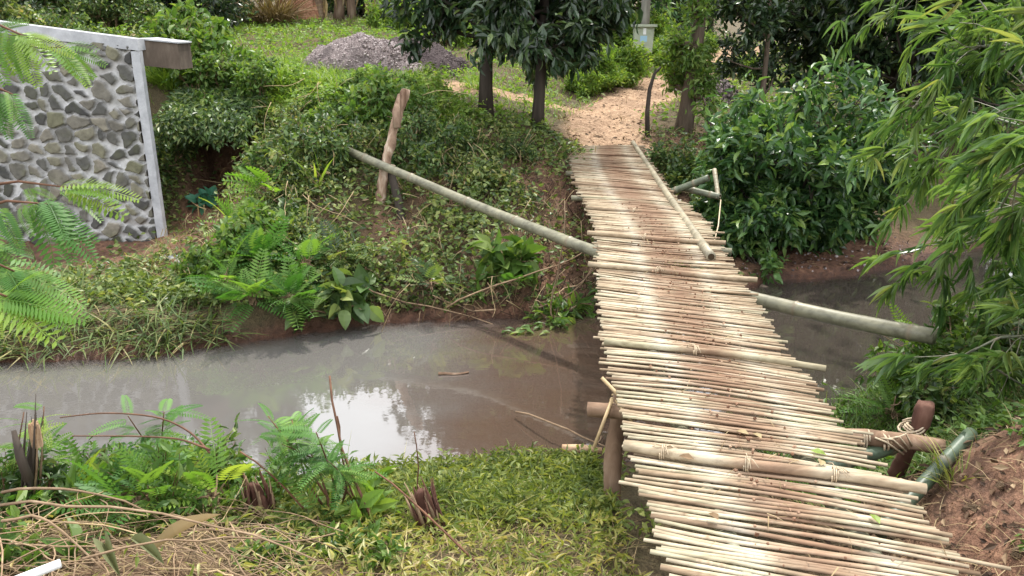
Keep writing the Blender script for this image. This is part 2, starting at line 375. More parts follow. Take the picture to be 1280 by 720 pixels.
# surface of the creepers that hang over the washed out hollow beside the wall
gx=np.linspace(-5.3,-3.95,46); gy=np.linspace(11.95,14.1,56); A_,B_=np.meshgrid(gx,gy)
fr=.30*fbm(A_*3,A_*0,44,3)+.05*np.abs(A_+4.6)*0; B2=B_+fr*(14.1-B_)/2.15
top=np.maximum(height(A_,B2,False)+.03,.62+.10*fbm(A_*4,B2*4,45,3)+.25*(B2-12.2)); edge_=np.clip((B2-12.0)/.35,0,1)
top=top-.22*(1-edge_)**2; bot=top-.10-.34*edge_**.7+.12*(fbm(A_*5,B2*5,46,3)-.5)
OVER=np.c_[A_.ravel(),B2.ravel(),top.ravel()]
# trodden path: a sheet of its own a little above the soil
pm4=(PM[:-1,:-1]+PM[1:,:-1]+PM[:-1,1:]+PM[1:,1:])/4
b=MB(); f=grid_faces(len(GY),len(GX),pm4>.5); use=np.unique(f); rm=np.full(XX.size,-1); rm[use]=np.arange(len(use))
b.add(np.c_[XX.ravel(),YY.ravel(),ZZ.ravel()+.005][use],[rm[f]],0,1)
k=NT('sandy_path'); n2=k.noise(14,6,.65); n1=k.noise(1.6,6)
n3=k.noise(40,3,.7); pc=k.mix(.9,k.ramp(n2,[(.3,(.24,.155,.10)),(.5,(.40,.275,.18)),(.75,(.55,.41,.29))]),k.ramp(n1,[(.3,(.62,.58,.56)),(.5,(.95,.92,.9)),(.7,(1.15,1.1,1.05))]),'MULTIPLY'); pc=k.mix(.4,pc,k.ramp(n3,[(.35,(.5,.46,.42)),(.6,(1.1,1.1,1.1))]),'MULTIPLY')
M['path']=k.done(k.bsdf(pc,.95,.2,k.math('ADD',n2,k.math('MULTIPLY',n1,2.)),1.,.07))
tag(b.obj('dirt_path',M['path'],smooth=True),kind='structure')
# river
wx=np.arange(-26,26.01,.2); wy=np.arange(-1,27,.2); WX,WY=np.meshgrid(wx,wy)
yf,yn=shore(WX,WY); dep=WZ-height(WX,WY)
ok=(WY<yf+.7)&(WY>yn-.7); kp=(ok[:-1,:-1]&ok[1:,1:])
milk_refl=sm(.3,-1.6,WX+.9*(fbm(WX*.5,WY*1.2,41,3)-.5)*2)
b=MB(); f=grid_faces(len(wy),len(wx),kp); use=np.unique(f); rm=np.full(WX.size,-1); rm[use]=np.arange(len(use))
milk_refl=milk_refl-sm(1.6,2.8,WX)  # right of the bridge, dark tree reflections are put into the water colour
b.add(np.c_[WX.ravel(),WY.ravel(),np.full(WX.size,WZ)][use],[rm[f]],np.clip(dep,-.1,1).ravel()[use],milk_refl.ravel()[use])
k=NT('murky_water')
n1=k.noise(.9,4,.6,'Object',(1,2.2,1)); n2=k.noise(7,3,.5,'Object',(1,1.6,1)); n3=k.noise(1.1,2,.5)
mk=k.math('ADD',k.math('MULTIPLY',k.math('ADD',k.attr('aux'),1.),.5),k.math('MULTIPLY',k.math('SUBTRACT',n1,.5),.35),True)
wc=k.ramp(mk,[(.05,(.048,.040,.033)),(.5,(.075,.050,.036)),(.62,(.080,.060,.049)),(.95,(.108,.102,.095))])
wb=k.bsdf(wc,.03,.5,n2,.03,.02); wb.inputs['IOR'].default_value=2.1
al=k.n('ShaderNodeMapRange'); al.inputs['From Min'].default_value=-.01; al.inputs['From Max'].default_value=.17; al.inputs['To Min'].default_value=.18; al.inputs['To Max'].default_value=.97; k.l(k.attr('tint'),al.inputs['Value'])
k.l(al.outputs[0],wb.inputs['Alpha'])
M['water']=k.done(wb)
tag(b.obj('river_water',M['water'],smooth=True),kind='structure')
def on(x,y,dz=0.): return np.array([x,y,H1(x,y)+dz])
def gnormal(x,y,e=.05):
    zx=(height(x+e,y)-height(x-e,y))/(2*e); zy=(height(x,y+e)-height(x,y-e))/(2*e)
    return nrm(np.stack([-zx,-zy,np.ones_like(zx)],-1))
# ------------------------------------------------------------------ bamboo bridge
def coil(mb,c,axis,r,n,pitch,th,seed):
    ax=nrm(axis); u=nrm(np.cross(ax,[.3,.2,1])); w=np.cross(ax,u); t=np.linspace(0,n*2*math.pi,n*14); rg=np.random.default_rng(seed)
    rr=r*(1+.06*np.sin(t*1.7+seed)); h=(t/(2*math.pi)-n/2)*pitch
    mb.tube(c+rr[:,None]*(np.cos(t)[:,None]*u+np.sin(t)[:,None]*w)+h[:,None]*ax,th,5,rg.random())
def gnarl(mb,amp,seed):
    # knots and loose bark on the last shape added
    v=mb.V[-1]; mb.V[-1]=v+amp*np.stack([fbm(v[:,i-1]*45+v[:,2]*17,v[:,i-2]*23+v[:,2]*31,seed+i,3)-.5 for i in range(3)],1)*4
ICO=(np.array([[0,0,1],[.9,0,.1],[.28,.85,0],[-.73,.53,.1],[-.73,-.53,-.05],[.28,-.85,.1],[0,0,-.7]],float),[np.array([[0,1,2],[0,2,3],[0,3,4],[0,4,5],[0,5,1],[6,2,1],[6,3,2],[6,4,3],[6,5,4],[6,1,5]])])
def stones(mb,pos,size,rng,tint=None):
    N=len(pos); d=nrm(rng.normal(size=(N,3))); n=nrm(rng.normal(size=(N,3))); mb.leaves(ICO,pos,d,n,size,size*rng.uniform(.7,1.3,N),tint if tint is not None else rng.random(N))
k=NT('crumb'); M['crumb']=k.done(k.bsdf(k.ramp(k.attr('tint'),[(0,(.10,.05,.03)),(.6,(.22,.125,.08)),(1,(.38,.27,.19))]),.95,.15))
def xl(Y): return .598+.04*(Y-2.65)+.06*math.sin(Y*.9+.4)
DW=1.15
def zdeck(x,Y): return .012*math.sin(Y*1.7)+.01*math.sin(x*3+Y)
br=thing('bamboo_footbridge','long woven split bamboo footbridge with reddish dirt stained slats over the muddy stream','footbridge',(1.2,8.,-.05))
k=NT('bamboo_slat')
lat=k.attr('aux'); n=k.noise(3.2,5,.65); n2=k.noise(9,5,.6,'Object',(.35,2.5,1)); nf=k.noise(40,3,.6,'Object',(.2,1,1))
base=k.ramp(k.attr('tint'),[(0,(.19,.14,.095)),(.2,(.32,.255,.175)),(.5,(.41,.35,.25)),(.72,(.46,.405,.30)),(.86,(.36,.345,.24)),(1,(.49,.445,.345))])
base=k.mix(.85,base,k.ramp(n2,[(.25,(.55,.50,.46)),(.55,(1.02,1.,.98)),(.8,(1.22,1.2,1.18))]),'MULTIPLY')
base=k.mix(.6,base,k.ramp(nf,[(.3,(.6,.55,.5)),(.6,(1.1,1.1,1.1))]),'MULTIPLY')
dm=k.ramp(lat,[(0,(.12,)*3),(.2,(.10,)*3),(.31,(.05,)*3),(.40,(.7,)*3),(.53,(.92,)*3),(.64,(.68,)*3),(.76,(.06,)*3),(.86,(.3,)*3),(1,(.2,)*3)])
dn=k.ramp(n,[(.3,(.62,)*3),(.5,(1.,)*3)])
base=k.mix(k.math('MULTIPLY',k.math('MULTIPLY',dm,.95),dn),base,k.ramp(n2,[(.3,(.12,.064,.038)),(.7,(.25,.15,.095))]))
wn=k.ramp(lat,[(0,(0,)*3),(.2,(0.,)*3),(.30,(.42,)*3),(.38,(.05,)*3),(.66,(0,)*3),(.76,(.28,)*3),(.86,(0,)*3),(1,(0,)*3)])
base=k.mix(k.math('MULTIPLY',wn,k.ramp(n,[(.4,(.15,)*3),(.62,(.95,)*3)])),base,(.52,.50,.43))  # pale worn stripes over the beams, with blown-out haze put into the colour
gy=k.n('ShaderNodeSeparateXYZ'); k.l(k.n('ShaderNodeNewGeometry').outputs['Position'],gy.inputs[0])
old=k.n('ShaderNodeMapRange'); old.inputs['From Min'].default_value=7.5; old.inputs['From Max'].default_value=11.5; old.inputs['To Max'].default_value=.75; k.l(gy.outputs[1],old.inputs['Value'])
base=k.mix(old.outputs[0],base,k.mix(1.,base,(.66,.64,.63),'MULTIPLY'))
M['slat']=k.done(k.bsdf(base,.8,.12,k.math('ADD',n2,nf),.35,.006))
k=NT('bamboo_pole'); n=k.noise(5,5,.6); n2=k.noise(30,3,.6,'Object',(.4,1,1))
pc=k.ramp(k.attr('tint'),[(0,(.055,.085,.055)),(.35,(.155,.155,.105)),(.6,(.24,.215,.15)),(1,(.33,.29,.215))])
pc=k.mix(.9,pc,k.ramp(n,[(.3,(.45,.45,.42)),(.5,(1.,1.,1.)),(.75,(1.4,1.36,1.28))]),'MULTIPLY'); pc=k.mix(.6,pc,k.ramp(n2,[(.35,(.6,.58,.55)),(.55,(1.05,1.05,1.05))]),'MULTIPLY')
pc=k.mix(k.math('MULTIPLY',k.attr('aux'),.8),pc,(.19,.15,.10))
M['pole']=k.done(k.bsdf(pc,.45,.4,n2,.15,.004))
M['hole']=NT('hollow_shade').m
k=NT('hollow_shade2'); M['hole']=k.done(k.bsdf((.05,.035,.022),.9,.1))  # dark tone standing in for shade inside the pole ends
def bamboo_tube(mb,pts,r0,r1,node=.35,sides=12,tint=.5,seed=0):
    """a bamboo pole: swollen rings at the nodes"""
    rng=random.Random(seed); p=np.asarray(pts,float)
    seg=np.linalg.norm(np.diff(p,axis=0),axis=1); s=np.r_[0,np.cumsum(seg)]; L=s[-1]
    ks=[0.]; q=node*rng.uniform(.3,.8)
    marks=[]
    while q<L: marks.append(q); q+=node*rng.uniform(.85,1.15)
    st=sorted(set([0,L]+[m+d for m in marks for d in(-.03,-.012,0,.012,.03) if 0<m+d<L]+list(np.linspace(0,L,12))))
    st=np.array(st)
    pp=np.stack([np.interp(st,s,p[:,i]) for i in range(3)],1)
    rr=r0+(r1-r0)*st/L; aux=np.zeros(len(st))
    for m in marks:
        dd=np.abs(st-m); rr=rr*(1+.14*np.exp(-(dd/.011)**2)); aux=np.maximum(aux,np.exp(-(dd/.014)**2))
    mb.tube(pp,rr,sides,tint,True,aux)
ys=[]; y=1.95
while y<14.25:
    ys.append(y); y+=random.uniform(.0305,.0355)
cross_y=[3.52,4.87,6.70,7.75,9.0,10.5,12.0,13.2]
def skew(Y): return -R(np.interp(Y,[2,4,8,12,13.4,14.2],[19,17.5,19,24,18,7]))
far_mb=MB(); nslat=0
for i,Y in enumerate(ys):
    mb=MB() if i<100 else far_mb
    a=skew(Y)+R(random.gauss(0,.28)); x0=xl(Y)-abs(random.gauss(0,.028))-(.05 if random.random()<.08 else 0)
    wob=.02*math.sin(Y*2.3)
    x1=xl(Y)+DW+random.gauss(0,.028)+wob+(.05 if random.random()<.06 else 0)
    tn=[random.uniform(.1,.9) for _ in range(random.choice((1,2,3)))]; t=np.array(sorted(list(np.linspace(0,1,9))+[q+d for q in tn for d in(-.014,0,.014)])); n=len(t); X=x0+(x1-x0)*t; bow=random.gauss(0,.008); ph=random.uniform(0,6)
    pts=np.stack([X,Y+(X-xl(Y))*math.tan(a)+bow*np.sin(math.pi*t)+.0035*np.sin(7*t+ph),np.array([zdeck(xx,Y) for xx in X])-.012+random.gauss(0,.003)+.006*np.sin(5*t+ph+1)],1)
    big=random.random()<.12
    r=(random.uniform(.0118,.0148)+(.003 if big else 0))*(1 if Y<8 else 1.12)
    lo=.85 if random.random()<.5 else 1.; nd=sum(np.exp(-((t-q)/.008)**2) for q in tn); rr=r*(lo+(1.85-2*lo)*t)*(1+.05*np.sin(t*17+ph))*(1+.16*np.clip(nd,0,1))
    tint=random.random(); tint=np.r_[np.repeat(np.clip(tint-.5*np.clip(nd,0,1),0,1),7),tint,tint]
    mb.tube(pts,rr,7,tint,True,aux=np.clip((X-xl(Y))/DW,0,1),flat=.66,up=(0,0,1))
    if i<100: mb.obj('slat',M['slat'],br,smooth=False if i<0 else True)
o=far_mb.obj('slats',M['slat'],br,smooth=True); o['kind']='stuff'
for j,Y in enumerate(cross_y):
    mb=MB(); a=skew(Y+.1); e0=-.05-.05*(j%2); x0=xl(Y)+e0; x1=xl(Y)+DW+(.10 if j<3 else .02)
    if j==2: x0-=.05
    if j==1: x0+=.08; x1+=.03
    X=np.linspace(x0,x1,8)
    r=[.028,.022,.025,.024,.022,.02,.02,.018][j]
    up=.02 if j<4 else .004
    pts=np.stack([X,Y+(X-xl(Y))*math.tan(a)+.012*np.sin(X*4+j),np.array([zdeck(x,Y) for x in X])+up+.006*np.sin(X*5+j)],1)
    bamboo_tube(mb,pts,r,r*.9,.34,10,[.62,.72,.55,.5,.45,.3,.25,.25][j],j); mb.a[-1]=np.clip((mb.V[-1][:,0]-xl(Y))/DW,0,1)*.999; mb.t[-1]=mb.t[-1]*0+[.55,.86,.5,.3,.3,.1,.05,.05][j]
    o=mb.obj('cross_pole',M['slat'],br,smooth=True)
    if j<5:
        for fr in ((.5,) if j else (.22,.52,.8)):
            i2=int(fr*7); pc_=pts[i2]; mb=MB(); coil(mb,pc_,pts[i2+1]-pts[i2-1],r*1.12+.004,3,.009,.0035,j+i2)
            for z in range(4): aa=random.uniform(0,6.28); mb.tube(np.array([pc_+[0,0,r+.006],pc_+[.03*math.cos(aa),.03*math.sin(aa),r+.014],pc_+[.07*math.cos(aa),.07*math.sin(aa),r-.01]]),.0025,4,.5)
            mb.obj('fibre_tie',M['rope'],br,smooth=True)
    if j==0: o['label']='thick pale bamboo pole with yellow end lashed across slats'
# long beams under the deck and the cross beams that carry them
for off in (.30,.86):
    mb=MB(); Y=np.linspace(1.6,14.3,14); bamboo_tube(mb,np.stack([np.array([xl(y)+off for y in Y]),Y,np.full(14,-.075)],1),.045,.04,.4,10,.4,int(off*10)); mb.obj('long_beam',M['pole'],br,smooth=True)
for j,(Y,e0,e1) in enumerate(((7.9,-.03,.16),(10.2,-.12,.1),(12.0,-.1,.05))):
    mb=MB(); X=np.linspace(xl(Y)+e0,xl(Y)+DW+e1,6); bamboo_tube(mb,np.stack([X,Y-.2*(X-xl(Y)),np.full(6,-.13)],1),.035,.033,.4,10,.45,20+j); mb.obj('cross_beam',M['pole'],br,smooth=True)
# front beam with the two posts it is tied to
A=PD(735,510,4.72); B=PD(1180,557,4.29); A[2]=B[2]=-.155
mb=MB(); n=40; t=np.linspace(0,1,n)[:,None]; pts=A*(1-t)+B*t; pts[:,2]+=.012*np.sin(t[:,0]*9)
mb.tube(pts,.043*(1+.06*np.sin(t[:,0]*17)),16,.55,True); gnarl(mb,.003,9); o=mb.obj('front_beam',M['post'],br,smooth=True)
for pt,d in ((A,-1),(B,1)):
    mb=MB(); dd=nrm(B-A)*d; mb.tube(np.array([pt-dd*.004,pt+dd*.006]),[.043,.040],12,.7); mb.obj('cut_end',M['cut'],o,smooth=False)
def post(base,top,r0,r1,mat,knob=0,seed=1,sides=12):
    mb=MB(); n=34; t=np.linspace(0,1,n); rg=random.Random(seed)
    pts=base[None]*(1-t[:,None])+top[None]*t[:,None]
    pts[:,0]+=.012*np.sin(t*6+seed); pts[:,1]+=.01*np.sin(t*5+seed*2)
    rr=(r0+(r1-r0)*t)*(1+.05*np.sin(t*13+seed))
    if knob: rr=rr*(1+knob*np.exp(-((t-.93)/.07)**2))
    mb.tube(pts,rr,18,.5); gnarl(mb,.0045,seed); return mb.obj('post',mat,br,smooth=True)
pb=ground_at(764,628); pt=PD(776,480,4.85); pb[2]-=.15
q=post(pb,pt,.056,.050,M['post'],0,2); q['label']='straight pale brown post at the grassy bank'
mb=MB(); mb.tube(np.array([pt-[0,0,.004],pt+[0,0,.006]]),[.049,.044],12,.8); mb.obj('cut_end',M['cut'],q)
pb2=np.array([2.155,4.02,-.78]); pt2=PD(1156,503,4.42)
q2=post(pb2,pt2,.047,.039,M['postred'],.32,3); q2['label']='leaning dark red post with knobbly top tied with rope'
mb=MB(); cc=PD(1130,557,4.33); ax=pt2-pb2; cc2=pb2+ax*((-.155-pb2[2])/ax[2])
coil(mb,cc2+[0,0,-.01],ax+np.array([.35,0,.1]),.058,3,.014,.0065,1); coil(mb,cc2+[-.02,0,.02],ax+np.array([-.5,0,.2]),.066,2,.016,.006,2)
mb.obj('rope_binding',M['rope'],br,smooth=True); mb=MB()
bd=nrm(B-A); coil(mb,B-bd*.40,bd,.050,3,.014,.006,3); coil(mb,B-bd*.30,bd+np.array([0,.3,.2]),.052,2,.02,.006,4)
for s in range(4):
    p0=B-bd*(.28+.03*s)+np.array([0,-.05,.04]); mb.tube(np.array([p0,p0+[.05,-.03,.05-.02*s],p0+[.10+.02*s,-.02,-.03-.02*s]]),.006,5,.5)
mb.obj('rope_binding',M['rope'],br,smooth=True)
mb=MB(); coil(mb,pt-[0,0,.12],np.array([.1,0,1]),.062,2,.02,.007,5)
for a,b_ in (((752,472),(790,512)),((770,500),(790,527)),((766,497),(742,560))):
    mb.tube(np.array([PD(*a,4.66),PD(*b_,4.6)]),.011,6,.7)
mb.obj('split_cane_tie',M['straw'],br,smooth=True)
# green bamboo prop right of the deck
mb=MB(); a=P(1124,638,-.23); b_=P(1214,541,-.04); a2=a-(b_-a)*.25
bamboo_tube(mb,np.array([a2,b_]),.038,.035,.36,12,.03,5); mb.obj('green_prop',M['pole'],br,smooth=True)
mb=MB(); a=P(1062,576,-.22); b_=P(1135,553,-.2); bamboo_tube(mb,np.array([a-(b_-a)*.6,b_]),.04,.037,.3,10,.02,6); mb.obj('green_prop',M['pole'],br,smooth=True)
# pole lying on the far right edge of the deck
def hollow(mb_parent,end,dirn,r):
    mb=MB(); d=nrm(dirn); mb.tube(np.array([end-d*.004,end+d*.004]),[r*.66,r*.66],10,.5); mb.obj('hollow_shade',M['hole'],mb_parent)  # solid disc; the shade of the hollow is put into its colour
a=PD(889,321,7.2); b_=PD(791,178,14.35)
mb=MB(); rg=np.random.default_rng(33); n=420; yy=rg.uniform(2.2,9.5,n)**1.0; lt=np.clip(rg.normal(.52,.13,n),.05,.95); xx=np.array([xl(q) for q in yy])+lt*DW; stones(mb,np.stack([xx,yy+(lt*DW)*np.tan([skew(q) for q in yy]),np.full(n,.016)],1),rg.uniform(.004,.013,n),rg)
o=mb.obj('mud_crumbs',M['crumb'],br); o['kind']='stuff'
mb=MB(); n=260; yy=rg.uniform(2.2,8.5,n); lt=np.clip(rg.normal(.55,.2,n),.03,.97); xx=np.array([xl(q) for q in yy])+lt*DW; d=nrm(rg.normal(size=(n,3))*[1,1,.08]); mb.leaves(BLADE,np.stack([xx,yy+(lt*DW)*np.tan([skew(q) for q in yy]),np.full(n,.022)],1),d,nrm(rg.normal(0,.2,(n,3))+[0,0,1]),rg.uniform(.03,.12,n),rg.uniform(.003,.006,n)); o=mb.obj('straw_bits',M['dry'],br); o['kind']='stuff'
e=thing('edge_bamboo_pole','straight pale bamboo pole lying along the far edge of the deck','bamboo pole',a)
mb=MB(); bamboo_tube(mb,np.array([a,a*.6+b_*.4+[0,0,-.02],b_]),.044,.038,.6,12,.75,9); mb.obj('pole',M['pole'],e,smooth=True); hollow(e,a,a-b_,.046)
# long pole slung under the deck
pp=[PD(429,186,10.55),PD(600,259,9.2),PD(757,320,7.78),PD(930,371,6.72),PD(1050,399,6.2),PD(1168,421,5.72)]
pp=np.array(pp); pp[2:4,2]=np.minimum(pp[2:4,2],-.115)
e=thing('long_bamboo_pole','very long thick grey green bamboo pole crossing below the deck to the crossed sticks','bamboo pole',pp[0])
mb=MB(); ts=np.linspace(0,1,30); s=np.r_[0,np.cumsum(np.linalg.norm(np.diff(pp,axis=0),axis=1))]; s/=s[-1]
bamboo_tube(mb,np.stack([np.interp(ts,s,pp[:,i]) for i in range(3)],1),.054,.060,.85,14,.42,11); mb.obj('pole',M['pole'],e,smooth=True); hollow(e,pp[0],pp[0]-pp[1],.05)
# crossed sticks that hold it on the bank
g1=ground_at(473,262); b1=PD(474,262,10.35); t1=PD(508,112,10.1)
if True:
    e=thing('peeling_stick','tall leaning stick with peeling pale bark and a split top','stick',b1+[0,0,-.4])
    mb=MB(); n=40; t=np.linspace(-.25,1,n); pts=b1*(1-t[:,None])+t1*t[:,None]; pts[:,0]+=-.06*np.sin(np.clip(t,0,1)*math.pi)*.8
    mb.tube(pts,(.068-.016*np.clip(t,0,1))*(1+.07*np.sin(t*27)),16,.6); gnarl(mb,.012,5); mb.obj('shaft',M['birch'],e,smooth=True)
    mb=MB(); mb.tube(np.array([PD(497,160,10.05),PD(495,140,10.03),PD(499,118,10.08)]),[.05,.05,.02],9,.4); mb.obj('broken_fork',M['birch'],e,smooth=True)
    mb=MB(); coil(mb,PD(484,208,10.2),np.array([.2,.2,1]),.10,3,.02,.01,6); mb.obj('cord',M['rope'],e,smooth=True)
b2=PD(506,291,10.15); t2=PD(488,214,10.3)
e=thing('prop_stick','short dark brown stick leaning behind the peeling stick under the pole','stick',b2)
mb=MB(); bb=b2-(t2-b2)*.3; mb.tube(np.array([bb,b2,(b2+t2)/2+[.01,0,0],t2]),[.06,.058,.055,.05],10,.4); mb.obj('shaft',M['barkdark'],e,smooth=True)
# bamboo stubs tied at the far right side of the deck
for (a,b_,r,tt,lab) in (((836,241),(886,222),.045,.15,'green bamboo stub poking out from the far deck edge toward the bush'),((858,236),(900,246),.042,.25,'brownish bamboo stub lying just below the green stub beside the deck'),((893,212),(898,248),.03,.7,'thin upright pale stake beside the two bamboo stubs')):
    a3=PD(*a,10.4); b3=PD(*b_,10.1); e=thing('bamboo_stub',lab,'bamboo stub',a3); mb=MB(); bamboo_tube(mb,np.array([a3,b3]),r,r*.95,.25,10,tt,3); mb.obj('pole',M['pole'],e,smooth=True); hollow(e,b3,b3-a3,r)
mb=MB(); a=PD(889,316,7.5); b_=PD(901,250,9.6); mb.tube(np.array([a,(a+b_)/2+[.02,0,-.03],b_]),.007,5,.8); tag(mb.obj('pale_string',M['rope'],origin=a,smooth=True),'thin pale cord hanging from the deck edge to the stake','cord')

# ------------------------------------------------------------------ stone wall
wr=PD(209,296,11.6); wb_z=-1.1; WXR=wr[0]; WY0=wr[1]; WXL=-10.5
wall=thing('stone_wall','rubble stone retaining wall with white mortar and smooth pale concrete edging','wall',(WXR-2,WY0,wb_z))
nx,nz=420,230; xs=np.linspace(WXL,WXR-.13,nx); zs=np.linspace(wb_z,1.72,nz)
SX,SZ=np.meshgrid(xs,zs)
def ztop(x): return 1.83+.125*(WXR-x)
dx=.09*(fbm(SX*5,SZ*5,12,3)-.5)*2; dz=.09*(fbm(SX*5+9,SZ*5,13,3)-.5)*2
px,pz=(SX+dx*.8)/.225,(SZ+dz*.8)/.185
cx,cz=np.floor(px),np.floor(pz); F1=np.full(px.shape,9.); F2=F1.copy(); ID=np.zeros(px.shape)
for i in (-1,0,1):
    for j in (-1,0,1):
        ax,az=cx+i,cz+j; zz=np.zeros_like(ax)
        qx=ax+.5+.85*(_h(ax,az,zz,5)-.5); qz=az+.5+.85*(_h(ax,az,zz,6)-.5)
        d=np.hypot(px-qx,pz-qz); idd=_h(ax,az,zz,7)
        nf=d<F1; F2=np.where(nf,F1,np.minimum(F2,d)); ID=np.where(nf,idd,ID); F1=np.where(nf,d,F1)
edge=F2-F1; thr=.06+.24*fbm(SX*3,SZ*3,14,3)+.10*(_h(np.floor(ID*97),cz*0,cz*0,3)-.5)
st=sm(thr,thr+.07,edge)
hgt=st*(.055+.04*ID+.02*fbm(SX*9,SZ*9,16,3))+(1-st)*.035*fbm(SX*12,SZ*12,17,4)
SZ2=np.minimum(SZ,1e9); top=ztop(SX); SZ2=wb_z+(SZ-wb_z)*(top-.12-wb_z)/(1.72-wb_z)
mb=MB(); mb.add(np.c_[SX.ravel(),(WY0-hgt).ravel(),SZ2.ravel()],[grid_faces(nz,nx)],ID.ravel(),st.ravel())
k=NT('rubble_masonry'); n1=k.noise(9,6,.65); n2=k.noise(45,4,.6); n3=k.noise(2.5,3)
sc=k.ramp(k.attr('tint'),[(0,(.05,.05,.05)),(.3,(.09,.09,.085)),(.55,(.145,.137,.12)),(.8,(.20,.185,.155)),(1,(.13,.13,.085))])
sc=k.mix(.8,sc,k.ramp(n1,[(.3,(.6,.6,.58)),(.7,(1.4,1.38,1.3))]),'MULTIPLY')
sc=k.mix(k.math('MULTIPLY',k.ramp(n3,[(.52,(0,)*3),(.7,(1,)*3)]),.4),sc,(.12,.13,.05))
mc=k.ramp(n1,[(.3,(.36,.36,.36)),(.5,(.53,.53,.53)),(.75,(.68,.68,.68))]); mc=k.mix(.8,mc,k.ramp(n3,[(.35,(.55,.53,.5)),(.55,(1.,1.,1.))]),'MULTIPLY')
M['masonry']=k.done(k.bsdf(k.mix(k.attr('aux'),mc,sc),.9,.3,k.math('ADD',n1,k.math('MULTIPLY',n2,.4)),.6,.02))
mb.obj('cobble_facing',M['masonry'],wall,smooth=True)
k=NT('concrete'); n1=k.noise(6,6,.6); n2=k.noise(50,4,.6)
cc_=k.ramp(n1,[(.3,(.30,.31,.33)),(.55,(.40,.41,.43)),(.8,(.50,.51,.53))]); M['concrete']=k.done(k.bsdf(k.mix(.3,cc_,k.ramp(n2,[(.3,(.7,)*3),(.7,(1.15,)*3)]),'MULTIPLY'),.85,.3,n2,.3,.006))
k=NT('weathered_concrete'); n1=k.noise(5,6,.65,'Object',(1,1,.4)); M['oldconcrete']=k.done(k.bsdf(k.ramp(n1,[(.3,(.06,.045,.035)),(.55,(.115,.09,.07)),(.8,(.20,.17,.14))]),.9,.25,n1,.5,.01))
def prism(mb,c8,tint=.5):
    mb.add(np.array(c8,float),[np.array([[0,3,2,1],[4,5,6,7],[0,1,5,4],[1,2,6,5],[2,3,7,6],[3,0,4,7]])],tint)
def quadbar(mb,p,q,w,y0,y1,axis):
    """bar between two points of the wall plane, w thick downwards or leftwards"""
    n=14
    for i in range(n):
        pass
# coping and edge band, as strips of many short cross sections so that the edges wobble
def band(name,fn,n,mat):
    mb=MB(); V=[]
    for i in range(n):
        V+=fn(i/(n-1),i)
    V=np.array(V); F=[]
    for i in range(n-1):
        for j in range(4): F.append([4*i+j,4*i+(j+1)%4,4*i+4+(j+1)%4,4*i+4+j])
    F+= [[3,2,1,0],[4*n-4,4*n-3,4*n-2,4*n-1]]
    mb.add(V,[np.array(F)]); o=mb.obj(name,mat,wall); return o
rj=random.Random(4)
def cop(t,i):
    x=WXL+(WXR-WXL)*t; z=ztop(x); j=rj.uniform(-.004,.004)
    return [[x,WY0-.075+j,z-.16+j],[x,WY0-.075-j,z-.008],[x,WY0+.14,z-.008],[x,WY0+.14,z-.15]]
band('coping',cop,60,M['concrete'])
def edg(t,i):
    z=wb_z+(ztop(WXR)-.165-wb_z)*t; j=rj.uniform(-.004,.004)
    return [[WXR-.115+j,WY0-.072,z],[WXR+j*.5,WY0-.072,z],[WXR,WY0+.03,z],[WXR-.115,WY0+.03,z]]
band('edge_band',edg,40,M['concrete'])
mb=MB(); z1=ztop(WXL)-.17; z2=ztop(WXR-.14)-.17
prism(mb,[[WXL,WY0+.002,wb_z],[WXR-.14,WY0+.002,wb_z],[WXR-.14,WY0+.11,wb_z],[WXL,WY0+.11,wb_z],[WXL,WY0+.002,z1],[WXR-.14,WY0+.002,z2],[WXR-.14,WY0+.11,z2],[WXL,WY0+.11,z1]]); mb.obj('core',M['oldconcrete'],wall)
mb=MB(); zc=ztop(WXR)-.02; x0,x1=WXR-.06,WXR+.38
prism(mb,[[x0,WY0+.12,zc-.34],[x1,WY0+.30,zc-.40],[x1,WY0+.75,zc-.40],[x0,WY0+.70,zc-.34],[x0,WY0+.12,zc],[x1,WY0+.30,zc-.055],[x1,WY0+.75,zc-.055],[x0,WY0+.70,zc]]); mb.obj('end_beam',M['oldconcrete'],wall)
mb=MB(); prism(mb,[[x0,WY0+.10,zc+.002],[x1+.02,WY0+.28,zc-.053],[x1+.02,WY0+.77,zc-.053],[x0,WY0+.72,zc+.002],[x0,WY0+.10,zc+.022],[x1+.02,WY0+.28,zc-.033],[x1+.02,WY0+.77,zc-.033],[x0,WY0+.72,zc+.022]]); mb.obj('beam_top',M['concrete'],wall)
# small pale spill at the foot of the edge
mb=MB(); q=ground_at(218,322); rg=np.random.default_rng(3)
for i in range(7):
    c=q+np.array([rg.normal(0,.06),rg.normal(0,.08),.01]); mb.tube(np.array([c-[0,0,.03],c+[0,0,.0],c+[.01,0,.03]]),[.05,.045,.015],7,rg.random())
tag(mb.obj('mortar_spill',M['concrete'],origin=q,smooth=True),'white lumps of spilled mortar at the foot of the pale wall edge','mortar')

